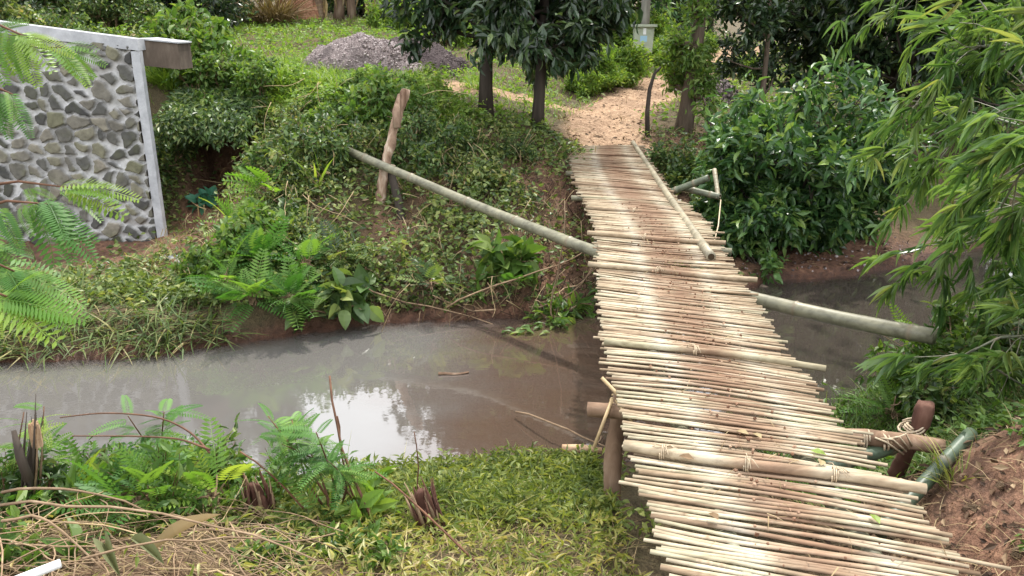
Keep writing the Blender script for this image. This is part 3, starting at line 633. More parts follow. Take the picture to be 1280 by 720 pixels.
# ------------------------------------------------------------------ gravel heaps
def atD(px,py,D):
    q=PD(px,py,D); q[2]=H1(q[0],q[1]); return q
k=NT('gravel'); n1=k.noise(9,5,.7); n2=k.noise(38,4,.7); M['gravel']=k.done(k.bsdf(k.mix(.8,k.ramp(n2,[(.3,(.11,.09,.09)),(.5,(.22,.185,.18)),(.7,(.40,.35,.34))]),k.ramp(n1,[(.3,(.6,.58,.58)),(.7,(1.2,1.15,1.15))]),'MULTIPLY'),.95,.2,n2,1.,.05))
k=NT('peb'); M['pebble']=k.done(k.bsdf(k.ramp(k.attr('tint'),[(0,(.08,.065,.065)),(.5,(.21,.17,.165)),(1,(.42,.37,.36))]),.9,.25))
k=NT('dk'); n2=k.noise(30,4,.7); M['darkheap']=k.done(k.bsdf(k.ramp(n2,[(.3,(.035,.026,.028)),(.6,(.09,.07,.07)),(.8,(.17,.13,.13))]),.95,.2,n2,1.,.05))
def heap(name,label,c,rx,ry,h,mat,npeb,psz,seed,ptint=(0,1)):
    rg=np.random.default_rng(seed); e=thing(name,label,'heap',[c[0],c[1],H1(c[0],c[1])])
    g=np.linspace(-1.25,1.25,70); A,B=np.meshgrid(g,g); X=c[0]+A*rx; Y=c[1]+B*ry
    rr=np.hypot(A,B); def_=np.clip(1-rr/(1+.3*(fbm(A*2,B*2,seed,3)-.5)*2),0,1)
    prof=lambda q:(1-np.exp(-2.2*q))/(1-math.exp(-2.2))
    Z=height(X,Y)-.05+h*prof(def_)*(.9+.25*fbm(A*3,B*3,seed+1,3))+.05*fbm(A*12,B*12,seed+2,3)*(def_>0)-.10*(def_<=0)
    mb=MB(); mb.add(np.c_[X.ravel(),Y.ravel(),Z.ravel()],[grid_faces(70,70)]); mb.obj('mound',mat,e,smooth=True)
    a=rg.random(npeb)*2*math.pi; q=np.sqrt(rg.random(npeb))*1.08; i=np.clip(((q*np.cos(a)+1.25)/2.5*69).astype(int),0,69); j=np.clip(((q*np.sin(a)+1.25)/2.5*69).astype(int),0,69)
    pos=np.stack([c[0]+q*np.cos(a)*rx,c[1]+q*np.sin(a)*ry,Z[j,i]],1)
    mb=MB(); stones(mb,pos,rg.uniform(*psz,npeb),rg,rg.uniform(*ptint,npeb)); o=mb.obj('pebbles',M['pebble'],e); o['kind']='stuff'
    return e
hp=atD(455,90,16.3); heap('gravel_heap','wide cone of greyish purple gravel on the terrace above the bank',(hp[0],hp[1]+.2),1.35,.95,.72,M['gravel'],5200,(.012,.035),21,(.2,1))
hp=atD(508,86,17.2); heap('soil_heap','low darker heap just behind the pale gravel cone',(hp[0]+.1,hp[1]+.4),1.2,.9,.6,M['darkheap'],1400,(.01,.03),22,(0,.45))
hp=ground_at(884,128); heap('rubble_heap','dark stony heap beside the sandy path behind the slim tree',(hp[0]+.1,hp[1]+.6),.75,1.2,.42,M['darkheap'],1500,(.025,.07),23,(0,.7))

# ------------------------------------------------------------------ meter box on its post
g=PD(803,84,21.5); gz=H1(g[0],g[1]); D=21.2
e=thing('meter_box','pale grey green metal box with small blue and white sticker on a stump post','meter box',[g[0],g[1],gz])
def boxat(mb,x0,x1,y0,y1,z0,z1,tp=0.,tint=.5):
    prism(mb,[[x0+tp,y0,z0],[x1-tp,y0,z0],[x1-tp,y1,z0],[x0+tp,y1,z0],[x0,y0,z1],[x1,y0,z1],[x1,y1,z1],[x0,y1,z1]],tint)
bc=PD(803,58,D); x0=PD(792,58,D)[0]; x1=PD(817,58,D)[0]; zt=PD(803,33,D)[2]; zb=PD(803,67,D)[2]; y0=bc[1]
k=NT('painted_metal'); n1=k.noise(4,5,.6); M['metal']=k.done(k.bsdf(k.ramp(n1,[(.3,(.26,.30,.22)),(.7,(.40,.44,.34))]),.6,.4))
k=NT('lightblue'); M['blue']=k.done(k.bsdf((.30,.48,.62),.6,.3)); k=NT('white'); M['white']=k.done(k.bsdf((.72,.74,.74),.6,.3)); k=NT('darkmark'); M['mark']=k.done(k.bsdf((.06,.07,.07),.6,.3))
mb=MB(); boxat(mb,x0,x1,y0,y0+.28,zb,zt-.012,.035); mb.obj('body',M['metal'],e)
mb=MB(); boxat(mb,x0-.05,x1+.06,y0-.06,y0+.34,zt-.01,zt+.055); mb.obj('cap',M['metal'],e)
mb=MB(); xm=(x0+x1)/2; boxat(mb,xm-.10,xm+.08,y0-.006,y0-.001,zb+.30,zb+.45); s_=mb.obj('sticker',M['blue'],e)
mb=MB(); boxat(mb,xm-.05,xm+.05,y0-.012,y0-.007,zb+.32,zb+.41); mb.obj('panel',M['white'],s_)
mb=MB(); boxat(mb,xm-.03,xm+.03,y0-.016,y0-.0125,zb+.325,zb+.345); mb.obj('mark',M['mark'],s_)
mb=MB(); boxat(mb,xm-.03,xm+.05,y0-.006,y0-.001,zb+.48,zb+.64); mb.obj('sticker',M['white'],e)
mb=MB(); boxat(mb,xm-.22,xm+.16,y0+.03,y0+.24,gz-.3,zb-.003); mb.obj('post',M['barkdark'],e)
pl=thing('utility_pole','weathered grey pole rising behind the meter box','pole',[xm+.12,y0+.6,gz]); mb=MB(); mb.tube(np.array([[xm+.1,y0+.6,gz-.3],[xm+.1,y0+.6,gz+3],[xm+.1,y0+.6,gz+7]]),[.13,.12,.10],14,.6); mb.obj('shaft',wood_mat('grey_pole',[(.3,(.16,.155,.14)),(.7,(.32,.31,.29))]),pl,smooth=True)
mb=MB(); mb.tube(np.array([[xm-.6,y0+.6,gz+6.5],[xm+.8,y0+.6,gz+6.5]]),.06,8,.4); mb.obj('crossarm',M['barkdark'],pl)
# ------------------------------------------------------------------ plants: branching skeletons
def grow(rg, p, d, L, r, lev, spec, tubes, twigs):
    """a limb: bends, carries side limbs, ends in leafy twigs"""
    n=5; pts=[p]; dd=d.copy()
    for i in range(n-1):
        dd=nrm(dd+rg.normal(0,spec.get('wob',.14),3)+np.array([0,0,spec.get('up',.05)]))
        pts.append(pts[-1]+dd*L/(n-1))
    pts=np.array(pts); rr=np.linspace(r,r*.5,n); tubes.append((pts,rr))
    if lev<=0: twigs.append((pts,dd)); return
    k=spec['kids'][len(spec['kids'])-lev] if lev<=len(spec['kids']) else 3
    for i in range(k):
        t=rg.uniform(spec.get('from',.3),1.0); j=min(int(t*(n-1)),n-2); q=pts[j]+(pts[j+1]-pts[j])*(t*(n-1)-j)
        ax=nrm(np.cross(dd,rg.normal(size=3))); a=R(rg.uniform(*spec.get('ang',(30,65))))
        nd=nrm(dd*math.cos(a)+ax*math.sin(a))
        grow(rg,q,nd,L*spec.get('ratio',.6)*rg.uniform(.75,1.2),max(rr[j]*.55,.003),lev-1,spec,tubes,twigs)
    twigs.append((pts[-3:],dd))
def leafy(mb, rg, twigs, per, L, asp, proto, droop=.3, spread=.9, jit=.05, tb=(0,1), updir=.6):
    pos=[];d=[];nn=[]
    for pts,dd in twigs:
        m=max(1,int(per*rg.uniform(.6,1.4))); t=rg.uniform(.1,1.05,m)*(len(pts)-1); i=np.clip(t.astype(int),0,len(pts)-2)
        q=pts[i]+(pts[i+1]-pts[i])*(t-i)[:,None]+rg.normal(0,jit,(m,3))
        pos.append(q); side=nrm(rg.normal(size=(m,3)))
        d.append(nrm(dd*.6+side*spread+np.array([0,0,-droop])))
        nn.append(nrm(np.array([0,0,updir])+rg.normal(0,.45,(m,3))))
    pos=np.concatenate(pos); N=len(pos)
    sz=L*rg.uniform(.65,1.25,N)
    mb.leaves(proto,pos,np.concatenate(d),np.concatenate(nn),sz,sz*asp,rg.uniform(*tb,N)**1.1)
def woody(mb,tubes,sides=6,tmin=0.):
    for p,r in tubes:
        if r[0]>=tmin: mb.tube(p,r,sides if r[0]>.02 else 4,.5,cap=False)
def tree(name,label,base,H,r0,crown_from,nl,limbL,spec,per,L,asp,lmat,bmat,seed,proto=LEAF,lean=(0,0),group=None,droop=.3,lev=2,jit=.08,elev=(0,45),cat='tree',cone=1.,tb=(0,1),trunk_top=.9,sides=12,azr=None,lowb=.9,narrow=None):
    rg=np.random.default_rng(seed); base=np.asarray(base,float)
    e=thing(name,label,cat,base,group)
    n=12; t=np.linspace(0,1,n); tr=np.stack([base[0]+lean[0]*t+.05*H*.2*np.sin(t*5+seed),base[1]+lean[1]*t+.04*H*.2*np.sin(t*4+seed*2),base[2]-.15+(H*trunk_top+.15)*t],1)
    rr=r0*(1-.72*t)*(1+.35*np.exp(-t*14)); mb=MB(); mb.tube(tr,rr,sides,.5)
    tubes=[];twigs=[]
    for i in range(nl):
        f=crown_from+(1-crown_from)*((i+rg.random())/nl)**lowb; j=min(int(f*(n-1)),n-2); q=tr[j]+(tr[j+1]-tr[j])*(f*(n-1)-j)
        az=rg.uniform(0,2*math.pi) if azr is None else R(rg.uniform(*azr)); el=R(rg.uniform(*elev))+R(25)*(f-crown_from)
        d=np.array([math.cos(az)*math.cos(el),math.sin(az)*math.cos(el),math.sin(el)])
        s=(1-cone*.55*((f-crown_from)/(1-crown_from+1e-6))**1.5)
        if narrow and f*H>narrow[0]: s*=narrow[1]
        grow(rg,q,d,limbL*s*rg.uniform(.7,1.15),max(rr[j]*.45,.012),lev,spec,tubes,twigs)
    woody(mb,tubes,6); mb.obj('trunk',bmat,e,smooth=True)
    cb=MB(); leafy(cb,rg,twigs,per,L,asp,proto,droop,jit=jit,tb=tb); cb.obj('crown',lmat,e)
    return e
def bush(name,label,base,rad,H,nst,spec,per,L,asp,lmat,bmat,seed,proto=LEAF,group=None,droop=.3,lev=2,cat='shrub',elev=(25,85),jit=.03,tb=(0,1),sr=.014):
    rg=np.random.default_rng(seed); base=np.asarray(base,float); e=thing(name,label,cat,base,group)
    tubes=[];twigs=[]
    for i in range(nst):
        az=rg.uniform(0,2*math.pi); el=R(rg.uniform(*elev)); d=np.array([math.cos(az)*math.cos(el),math.sin(az)*math.cos(el),math.sin(el)])
        ln=math.hypot(rad*math.cos(el),H*math.sin(el))
        grow(rg,base+np.array([math.cos(az),math.sin(az),0])*rad*.12*rg.random()-[0,0,.05],d,ln*rg.uniform(.55,.85),sr,lev,spec,tubes,twigs)
    mb=MB(); woody(mb,tubes,5); mb.obj('stem',bmat,e,smooth=True)
    cb=MB(); leafy(cb,rg,twigs,per,L,asp,proto,droop,jit=jit,tb=tb); cb.obj('foliage',lmat,e)
    return e
S1={'kids':[5,4],'ratio':.55,'ang':(25,65)}; S2={'kids':[4,4],'ratio':.6,'ang':(25,70)}; SB={'kids':[4,3],'ratio':.6,'ang':(20,60),'up':.08}

# --- the trees on the far bank
def atD(px,py,D):
    q=PD(px,py,D); q[2]=H1(q[0],q[1]); return q
g='dark trees on the far bank'
b1_=atD(613,150,13.7); b2_=atD(674,158,13.4)
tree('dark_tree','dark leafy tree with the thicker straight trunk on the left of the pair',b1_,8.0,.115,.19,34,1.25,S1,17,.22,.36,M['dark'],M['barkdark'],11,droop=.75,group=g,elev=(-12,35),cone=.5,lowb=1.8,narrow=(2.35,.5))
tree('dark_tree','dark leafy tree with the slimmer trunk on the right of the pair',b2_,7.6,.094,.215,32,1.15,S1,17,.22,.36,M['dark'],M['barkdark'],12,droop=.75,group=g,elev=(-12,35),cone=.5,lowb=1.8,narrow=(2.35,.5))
b3_=atD(851,170,15.3)
tree('slim_path_tree','slim brown tree with bright yellow green leaves at the end of the deck',b3_,7.5,.15,.13,18,.46,S2,10,.145,.42,M['mid'],M['bark'],13,proto=LEAF,droop=.4,lean=(.5,.2),elev=(-25,40),cone=.3,tb=(.3,1),lowb=2.)
# curved stake beside it
mb=MB(); pts=[]
for (a,b_,D) in ((810,166,15),(809,140,15),(812,112,15),(818,92,15),(826,84,15.1)): pts.append(PD(a,b_,D))
pts=np.array(pts); pts[0,2]=H1(pts[0,0],pts[0,1])-.1
tag(mb.obj('curved_stake',M['barkdark'],origin=pts[0]) if mb.V else (mb.tube(pts,[.05,.045,.04,.03,.02],8,.3),mb.obj('curved_stake',M['barkdark'],origin=pts[0],smooth=True))[1],'thin dark curved stake standing left of the slim tree','stake')
mb=MB(); q=atD(886,176,14.6); t_=PD(886,142,14.6); mb.tube(np.array([q-[0,0,.1],(q+t_)/2+[.02,0,0],t_]),[.045,.04,.035],8,.3); tag(mb.obj('short_stake',M['barkdark'],origin=q,smooth=True),'short dark stake in dry grass right of the slim tree','stake')
# --- big glossy bush right of the bridge
bb=np.array([3.95,11.2,H1(3.95,11.2)])
bush('glossy_bush','large rounded bush with dark glossy pointed leaves on the muddy bank',bb,.95,2.4,26,{'kids':[5,4],'ratio':.5,'ang':(20,60),'up':.03},22,.195,.38,M['glossy'],M['barkdark'],21,droop=.45,elev=(5,85),jit=.07,sr=.03,tb=(0,1))
q=np.array([2.95,10.7,H1(2.95,10.7)]); bush('low_glossy_bush','low dark leafy bush beside the far deck edge left of the big glossy bush',q,.6,.75,12,S2,11,.17,.42,M['glossy'],M['barkdark'],22,droop=.4,elev=(5,80))
q=np.array([3.3,10.1,H1(3.3,10.1)]); bush('seedling','small plant with pale glossy leaves at the mud edge below the bush',q,.42,.55,7,{'kids':[3],'ratio':.5},9,.15,.48,M['glossy'],M['barkdark'],23,lev=1,droop=.2,elev=(10,70),tb=(.5,1))
# --- undergrowth shrubs along the far bank, a few kinds copied
grp='leafy shrubs tangled over the far bank'
lab='small leafy shrub in the tangled green undergrowth of the far bank'
protos=[]
for i,(rad,H,L,asp,mt) in enumerate(((.65,.62,.10,.45,'shrub'),(.6,.7,.12,.5,'mid'),(.55,.5,.085,.5,'cover'),(.6,.55,.15,.46,'shrub'))):
    protos.append(bush('shrub',lab,(0,-40-i,0),rad,H,12,{'kids':[4,3],'ratio':.55,'ang':(25,70),'up':.0},9,L,asp,M[mt],M['twig'],40+i,group=grp,droop=.3,elev=(5,85),jit=.035))
placed=[]
def place_proto(pr,x,y,sc,first=True,dz=0.,label=None,sz=None):
    q=(x,y,H1(x,y)+dz)
    if not pr.get('_used'):
        pr['_used']=1; pr.location=q; pr.rotation_euler=(0,0,random.uniform(0,6.28)); pr.scale=(sc,sc,sz or sc)
        if label: pr['label']=label
        return pr
    o=dup(pr,q,random.uniform(0,6.28),sc,label,sz); return o
rs=random.Random(5)
def scatter_shrubs(n,fx,fy,mask,pr,smin,smax,mind):
    out=0; tries=0
    while out<n and tries<n*40:
        tries+=1; x=rs.uniform(*fx); y=rs.uniform(*fy)
        if float(mask(np.array([x]),np.array([y]))[0])<.6 or any((x-a)**2+(y-b)**2<mind**2 for a,b in placed): continue
        placed.append((x,y)); place_proto(rs.choice(pr),x,y,rs.uniform(smin,smax)); out+=1
keepout=lambda x,y: vegmask(x,y)*(1-np.clip(1.3*bump(x,y,-1.35,9.6,.65,.8)+1.2*bump(x,y,-.8,10.2,.6,.6)+1.3*bump(x,y,-2.15,10.0,.5,.7)+1.3*bump(x,y,-4,11.0,.8,1.5),0,1))
scatter_shrubs(40,(-3.7,.1),(8.75,11.8),keepout,protos,.6,1.05,.42)
scatter_shrubs(16,(-4.4,.6),(11.4,12.7),keepout,protos,.4,.62,.4)
scatter_shrubs(5,(2.55,3.7),(10.8,13.2),lambda x,y:vegmask(x,y)*0+1.*(pathmask(x,y)<.2),protos,.55,.9,.55)
scatter_shrubs(10,(-9,-5.2),(12.2,15.),vegmask,protos,.9,1.5,.8)
scatter_shrubs(10,(2.8,6.5),(4.3,7.),lambda x,y:vegmask(x,y),protos[:2],.5,.8,.55)
for x,y,s in ((-5.1,13.2,.9),(-3.95,12.95,.7),(-4.6,13.2,.8),(-4.2,13.4,.7)): place_proto(protos[1],x,y,s,dz=(.75+.25*(y-12.2))-H1(x,y))
rg=np.random.default_rng(97); i_=rg.integers(0,len(OVER),9500); v=OVER[i_]; kf=(v[:,1]<13.9); v=v[kf]; N=len(v); fr_=sm(12.9,12.2,v[:,1])
mb=MB(); v=v+np.stack([rg.normal(0,.04,N),-.10*fr_*rg.random(N),.12*rg.random(N)-.2*fr_*rg.random(N)],1); mb.leaves(LEAF2,v,nrm(rg.normal(size=(N,3))*[1,.6,.4]+np.stack([0*fr_,-.5*fr_,-.9*fr_],1)+1e-3),nrm(np.array([0,-.5,.7])+rg.normal(0,.6,(N,3))),rg.uniform(.06,.14,N),rg.uniform(.03,.06,N)); tag(mb.obj('hanging_foliage',M['shrub']),kind='stuff')
# broad pale leaves, vine-like
q=ground_at(640,345); bush('broad_leaf_plant','plant with broad pale leaves below the long pole on the far bank',q+[0,0,.02],.55,.45,8,{'kids':[3],'ratio':.5},6,.24,.6,M['mid'],M['twig'],50,proto=BROAD,lev=1,droop=.5,elev=(20,70),cat='plant')
q=ground_at(420,395); bush('broad_leaf_plant','plant with broad heart shaped leaves in shade low on the far bank',q+[0,0,.1],.5,.45,7,{'kids':[3],'ratio':.5},5,.24,.65,M['shrub'],M['twig'],51,proto=BROAD,lev=1,droop=.5,elev=(20,70),cat='plant')
q=ground_at(690,400); bush('streamside_plant','small plant with narrow bright leaves at the water edge near the bridge',q,.42,.4,7,{'kids':[3],'ratio':.5},8,.17,.34,M['mid'],M['twig'],52,lev=1,droop=.3,elev=(10,60),cat='plant')
q=ground_at(255,262); bush('blue_green_plant','single small plant with blue green leaf in the dark soil hollow',q,.25,.3,3,{'kids':[2],'ratio':.5},3,.2,.75,leaf_mat('bluegreen',[(0,(.03,.11,.07)),(1,(.05,.15,.10))]),M['twig'],53,proto=BROAD,lev=1,cat='plant')
# --- feathery ferns that hang over the bank
def fern(label,base,n,L,mat,seed,proto=BIFROND,asp=1.,el=(5,75),az=(0,360),group=None,name='fern',hstem=.0,bend=.0):
    rg=np.random.default_rng(seed); base=np.asarray(base,float); e=thing(name,label,'fern' if name=='fern' else 'plant',base,group)
    mb=MB(); cb=MB(); pos=[];d=[];nn=[];ln=[]
    for i in range(n):
        a=R(rg.uniform(*az)); b_=R(rg.uniform(*el)); dd=np.array([math.cos(a)*math.cos(b_),math.sin(a)*math.cos(b_),math.sin(b_)]); l=L*rg.uniform(.7,1.2)
        q=base+dd*l*.30*rg.uniform(.4,1.4)+rg.normal(0,L*.12,3)*[1,1,.5]
        mb.tube(np.array([base+rg.normal(0,.03,3),(base+q)/2+[0,0,.02],q]),[.008,.006,.004],4,.4,False)
        pos.append(q); d.append(nrm(dd+[0,0,-.12])); nn.append(nrm(np.array([0,0,1])+rg.normal(0,.25,3)+dd*.2)); ln.append(l)
    ln=np.array(ln); cb.leaves(proto,np.array(pos),np.array(d),np.array(nn),ln,ln*asp)
    mb.obj('stalk',M['twig'],e,smooth=True); cb.obj('fronds',mat,e); return e
fl=[((330,345),52,.32,'fern','large feathery fern drooping down the bank over the stream'),((300,305),26,.36,'fernhi','bright feathery fern above the large drooping fern beside the soil hollow'),((365,395),40,.32,'fern','dark feathery fern hanging just over the water'),((285,372),22,.34,'fern','feathery fern at the lower edge of the red soil slope'),((335,255),14,.36,'fernhi','bright curled fern at the top of the red soil slope'),((430,340),20,.34,'shrub','dull green fern between the broad leaves and the large fern'),((640,372),10,.28,'fern','small fern low on the bank under the long pole'),((238,92),14,.42,'fernhi','light green fern beside the wall end beam on top of the bank'),((540,375),14,.30,'shrub','dark small fern over the water among roots'),((320,395),26,.36,'fern','feathery fern right at the waterline under the large drooping one'),((385,350),22,.34,'fern','feathery fern right of the large drooping one in half shade')]
for i,((a,b_),n,L,mt,lab) in enumerate(fl):
    q=ground_at(a,b_); fern(lab,q+[0,-.05,.18],n,L,M[mt],60+i,proto=COMB2 if i%2 else COMB3,asp=.95)
# --- low ground cover of the banks (nobody could count it)
def scat(n,fx,fy,mask,seed):
    rg=np.random.default_rng(seed); x=rg.uniform(*fx,n); y=rg.uniform(*fy,n); k=rg.random(n)<mask(x,y); return x[k],y[k],rg
def cover(mb,x,y,rg,L,asp,hmax,proto=LEAF2,tb=(0,1),clump=1.6,seed=3):
    N=len(x); nn=gnormal(x,y); cl=.12+2.6*fbm(x*clump*1.4,y*clump*1.4,seed,3)**2.6; hh=hmax*cl*rg.random(N)**.8
    pos=np.stack([x,y,height(x,y)],1)+nn*hh[:,None]
    d=nrm(rg.normal(size=(N,3))*[1,1,.45]+nn*.15+np.array([0,-.25,-.2])); sz=L*rg.uniform(.6,1.4,N)
    mb.leaves(proto,pos,d,nrm(nn*.6+np.array([0,0,.4])+rg.normal(0,.8,(N,3))),sz,sz*asp,np.clip(rg.random(N)*.75+.25*vnoise(x*2,y*2,61),0,1)*(tb[1]-tb[0])+tb[0])
farm=lambda x,y: vegmask(x,y)*(y>shore(x,y)[0])
def scrubby(x,y): return farm(x,y)*np.clip(.35+.9*sm(.3,.6,fbm(x*1.4,y*1.4,15,3)),0,1)
mb=MB(); x,y,rg=scat(60000,(-5.6,1.3),(8.1,13.6),scrubby,71); cover(mb,x,y,rg,.08,.55,.24)
x,y,rg=scat(9000,(1.8,4.6),(9.6,15.5),lambda x,y:farm(x,y)*.8,72); cover(mb,x,y,rg,.08,.5,.22)
tag(mb.obj('ground_cover',M['cover']),kind='stuff')
mb=MB(); x,y,rg=scat(1500,(-4.6,1.2),(8.3,12.9),lambda x,y:(y>shore(x,y)[0])*(.2+.8*(fbm(x*1.8,y*1.8,55,3)>.52)),171)
N=len(x); nn=gnormal(x,y); pos=np.stack([x,y,height(x,y)],1)+nn*rg.uniform(.02,.4,(N,1)); d=nrm(rg.normal(size=(N,3))*[1,.6,.5]+[0,-.3,-.6]); mb.leaves(BLADE2,pos,d,nrm(nn+rg.normal(0,.4,(N,3))),rg.uniform(.12,.45,N),rg.uniform(.006,.012,N)); tag(mb.obj('dead_straw_litter',M['dry']),kind='stuff')
mb=MB(); x,y,rg=scat(5200,(-2.4,1.5),(8.4,12.2),lambda x,y:(y>shore(x,y)[0]-.02)*np.clip(.9*bump(x,y,.5,10,1.1,1.9)+.9*sm(.6,.1,y-shore(x,y)[0])*(x>-1.8),0,1),172)
N=len(x); nn=gnormal(x,y); pos=np.stack([x,y,height(x,y)],1)+nn*rg.uniform(.0,.18,(N,1)); d=nrm(rg.normal(size=(N,3))*[1,.6,.5]+[0,-.3,-.5]); mb.leaves(BLADE2,pos,d,nrm(nn+rg.normal(0,.4,(N,3))),rg.uniform(.1,.4,N),rg.uniform(.006,.014,N),rg.random(N)**3.); tag(mb.obj('root_litter',M['litter']),kind='stuff')
mb=MB(); x,y,rg=scat(22000,(-5.4,.5),(11.9,13.5),lambda x,y:farm(x,y)*(height(x,y)>.45)*(.3+.7*(fbm(x*2,y*2,26,3)>.45)),174); cover(mb,x,y,rg,.085,.5,.34,tb=(.4,1))  # sunlit rim of the terrace edge put in as lighter leaf tints
x,y,rg=scat(17000,(-10,1.0),(12.3,23),lambda x,y:farm(x,y)*sm(.2,.5,fbm(x*.8,y*.8,25,3))*(height(x,y)>.3),73); cover(mb,x,y,rg,.10,.5,.22,tb=(0,1))
x,y,rg=scat(16000,(1.5,14),(15,34),lambda x,y:farm(x,y)*.8,74); cover(mb,x,y,rg,.12,.5,.3)
tag(mb.obj('terrace_leaves',M['bright']),kind='stuff')
def blades(mb,x,y,rg,L,W,lean=.5,proto=BLADE,tb=(0,1),biasd=(0,0,0)):
    N=len(x); pos=np.stack([x,y,height(x,y)-.01],1); d=nrm(np.array([0,0,1])+rg.normal(0,lean,(N,3))*[1,1,.2]+np.array(biasd)); l=L*rg.uniform(.5,1.35,N)
    hn=nrm(np.stack([d[:,0],d[:,1],np.zeros(N)],1)+rg.normal(0,.25,(N,3))*[1,1,0]+1e-4); nn=nrm(np.array([0,0,.5])-hn*0+rg.normal(0,.6,(N,3)))
    mb.leaves(proto,pos,d,nrm(np.cross(np.cross(d,[0,0,1.]),d)+rg.normal(0,.25,(N,3))+1e-3),l,W*rg.uniform(.7,1.4,N),rg.random(N)*(tb[1]-tb[0])+tb[0])
# terrace grass
mb=MB(); x,y,rg=scat(26000,(-10,8),(12.4,26),lambda x,y:farm(x,y)*(height(x,y)>.25)*.9,75); blades(mb,x,y,rg,.16,.016,.5)
x,y,rg=scat(9000,(-5.2,.3),(12.2,13.6),lambda x,y:farm(x,y)*(height(x,y)>.55),76); blades(mb,x,y,rg,.24,.02,.55)
tag(mb.obj('terrace_grass',M['bright']),kind='stuff')
# grass that overhangs the left bank beside the stream
mb=MB(); ledge=lambda x,y: np.clip(sm(.75,.1,y-shore(x,y)[0])*(y>shore(x,y)[0]-.02)*(.3+.9*(fbm(x*2,y*2,91,2)>.42))+.35*farm(x,y)*(x<-3.2),0,1)
x,y,rg=scat(15000,(-8.5,-2.9),(7,10.6),ledge,77); blades(mb,x,y,rg,.26,.017,.75,BLADE2,biasd=(0,-.45,-.1))
x,y,rg=scat(3000,(-5.0,-3.4),(9,11.3),lambda x,y:.16*np.ones_like(x),78); blades(mb,x,y,rg,.13,.012,.7,BLADE2)
tag(mb.obj('bank_grass',M['grassdark']),kind='stuff')
mb=MB(); x,y,rg=scat(5000,(-8.5,-3.2),(7.3,9.9),lambda x,y:farm(x,y)*.9*(fbm(x*1.5,y*1.5,93,3)>.45),79); cover(mb,x,y,rg,.075,.5,.2); tag(mb.obj('bank_leaves',M['cover']),kind='stuff')
# clumps of bright grass along the edge of the terrace
def tuft(label,base,n,L,W,mat,seed,group=None,name='grass_clump',lean=.45,proto=BLADE,cat='grass clump',rad=.12):
    rg=np.random.default_rng(seed); base=np.asarray(base,float); e=thing(name,label,cat,base,group); mb=MB()
    a=rg.uniform(0,6.28,n); rr=rad*np.sqrt(rg.random(n)); pos=base+np.stack([rr*np.cos(a),rr*np.sin(a),np.full(n,-.03)],1)
    out=np.stack([np.cos(a),np.sin(a),np.zeros(n)],1); d=nrm(np.array([0,0,1.])+out*rg.uniform(.1,1.6,(n,1))*lean+rg.normal(0,.12,(n,3)))
    nn=nrm(np.cross(np.cross(d,[0,0,1.]),d)+rg.normal(0,.2,(n,3))); l=L*rg.uniform(.55,1.2,n); mb.leaves(proto,pos,d,nn,l,W*rg.uniform(.7,1.3,n)); mb.obj('blades',mat,e); return e
tp=[tuft('bright grass clump hanging over the terrace edge',(0,-50-i,0),110,.42,.022,M['bright'],80+i,'bright grass clumps along the terrace edge',lean=.55,rad=.22) for i in range(3)]
for i in range(46):
    px=rs.uniform(195,600); q=ground_at(px,rs.uniform(94,112) if px>370 else rs.uniform(84,110)); place_proto(tp[i%3],q[0],q[1],rs.uniform(.6,1.0)*(.75 if px>370 else 1.))
q=ground_at(395,240); tuft('upright yellow green strap leaf plant behind the long pole',q,16,.55,.05,M['bright'],85,name='strap_leaf_plant',cat='plant',lean=.3,rad=.05)
# dry vine stems that hang in the undergrowth
def stick(mb,p,q,r,rg,sag=.0,n=9,wob=.03):
    t=np.linspace(0,1,n)[:,None]; pts=p*(1-t)+q*t; pts+=rg.normal(0,wob,(1,3))*np.sin(math.pi*t)*1.3+rg.normal(0,wob,(1,3))*np.sin(2*math.pi*t)*.7+rg.normal(0,wob*.14,(n,3)); pts[:,2]-=sag*np.sin(math.pi*t[:,0]); mb.tube(pts,np.linspace(r,r*.55,n),5,rg.random(),True)
rg=np.random.default_rng(90)
def stem_thing(name,label,p,q,r,mat,group=None,sag=0.,cat='stem',wob=.03):
    mb=MB(); stick(mb,np.asarray(p,float),np.asarray(q,float),r,rg,sag,wob=wob); return tag(mb.obj(name,mat,origin=p,smooth=True),label,cat,group)
vg='dry pale vine stems in the undergrowth'
for i in range(24):
    px=rs.uniform(240,720); py=rs.uniform(130,360) if px<560 else rs.uniform(230,390)
    q=ground_at(px,py); nq=gnormal(np.array([q[0]]),np.array([q[1]]))[0]
    if i<9: px=rs.uniform(355,420); py=rs.uniform(120,190); q=ground_at(px,py)
    a=q+nq*.30+[0,-.12,.1]; L=rs.uniform(.4,1.0); d=nrm(np.array([rs.gauss(0,.6),-.35,rs.gauss(-.5,.4)]))
    stem_thing('dry_vine','dry pale vine stem hanging in the far bank undergrowth',a,a+d*L,.005,M['straw'],vg,.05)
# bare roots and twigs low at the far shore
for i,(a,b_,c,d_) in enumerate(((455,360,640,415),(440,430,520,340),(560,390,735,312),(690,405,705,250),(660,395,745,330),(700,385,740,335),(620,395,540,370))):
    p=ground_at(a,b_) if b_<405 else PD(a,b_,9.0); p=p+[0,-.12,.08]; dep=p[1]; D=(np.dot(p-CAM,[0,CT,-ST]))
    q=PD(c,d_,D+rs.uniform(-.2,.3))
    stem_thing('bare_twig','bare brown twig trailing down the far bank to the water',p,q,.011,M['twig'],'bare twigs at the foot of the far bank',.04,'twig',.05)
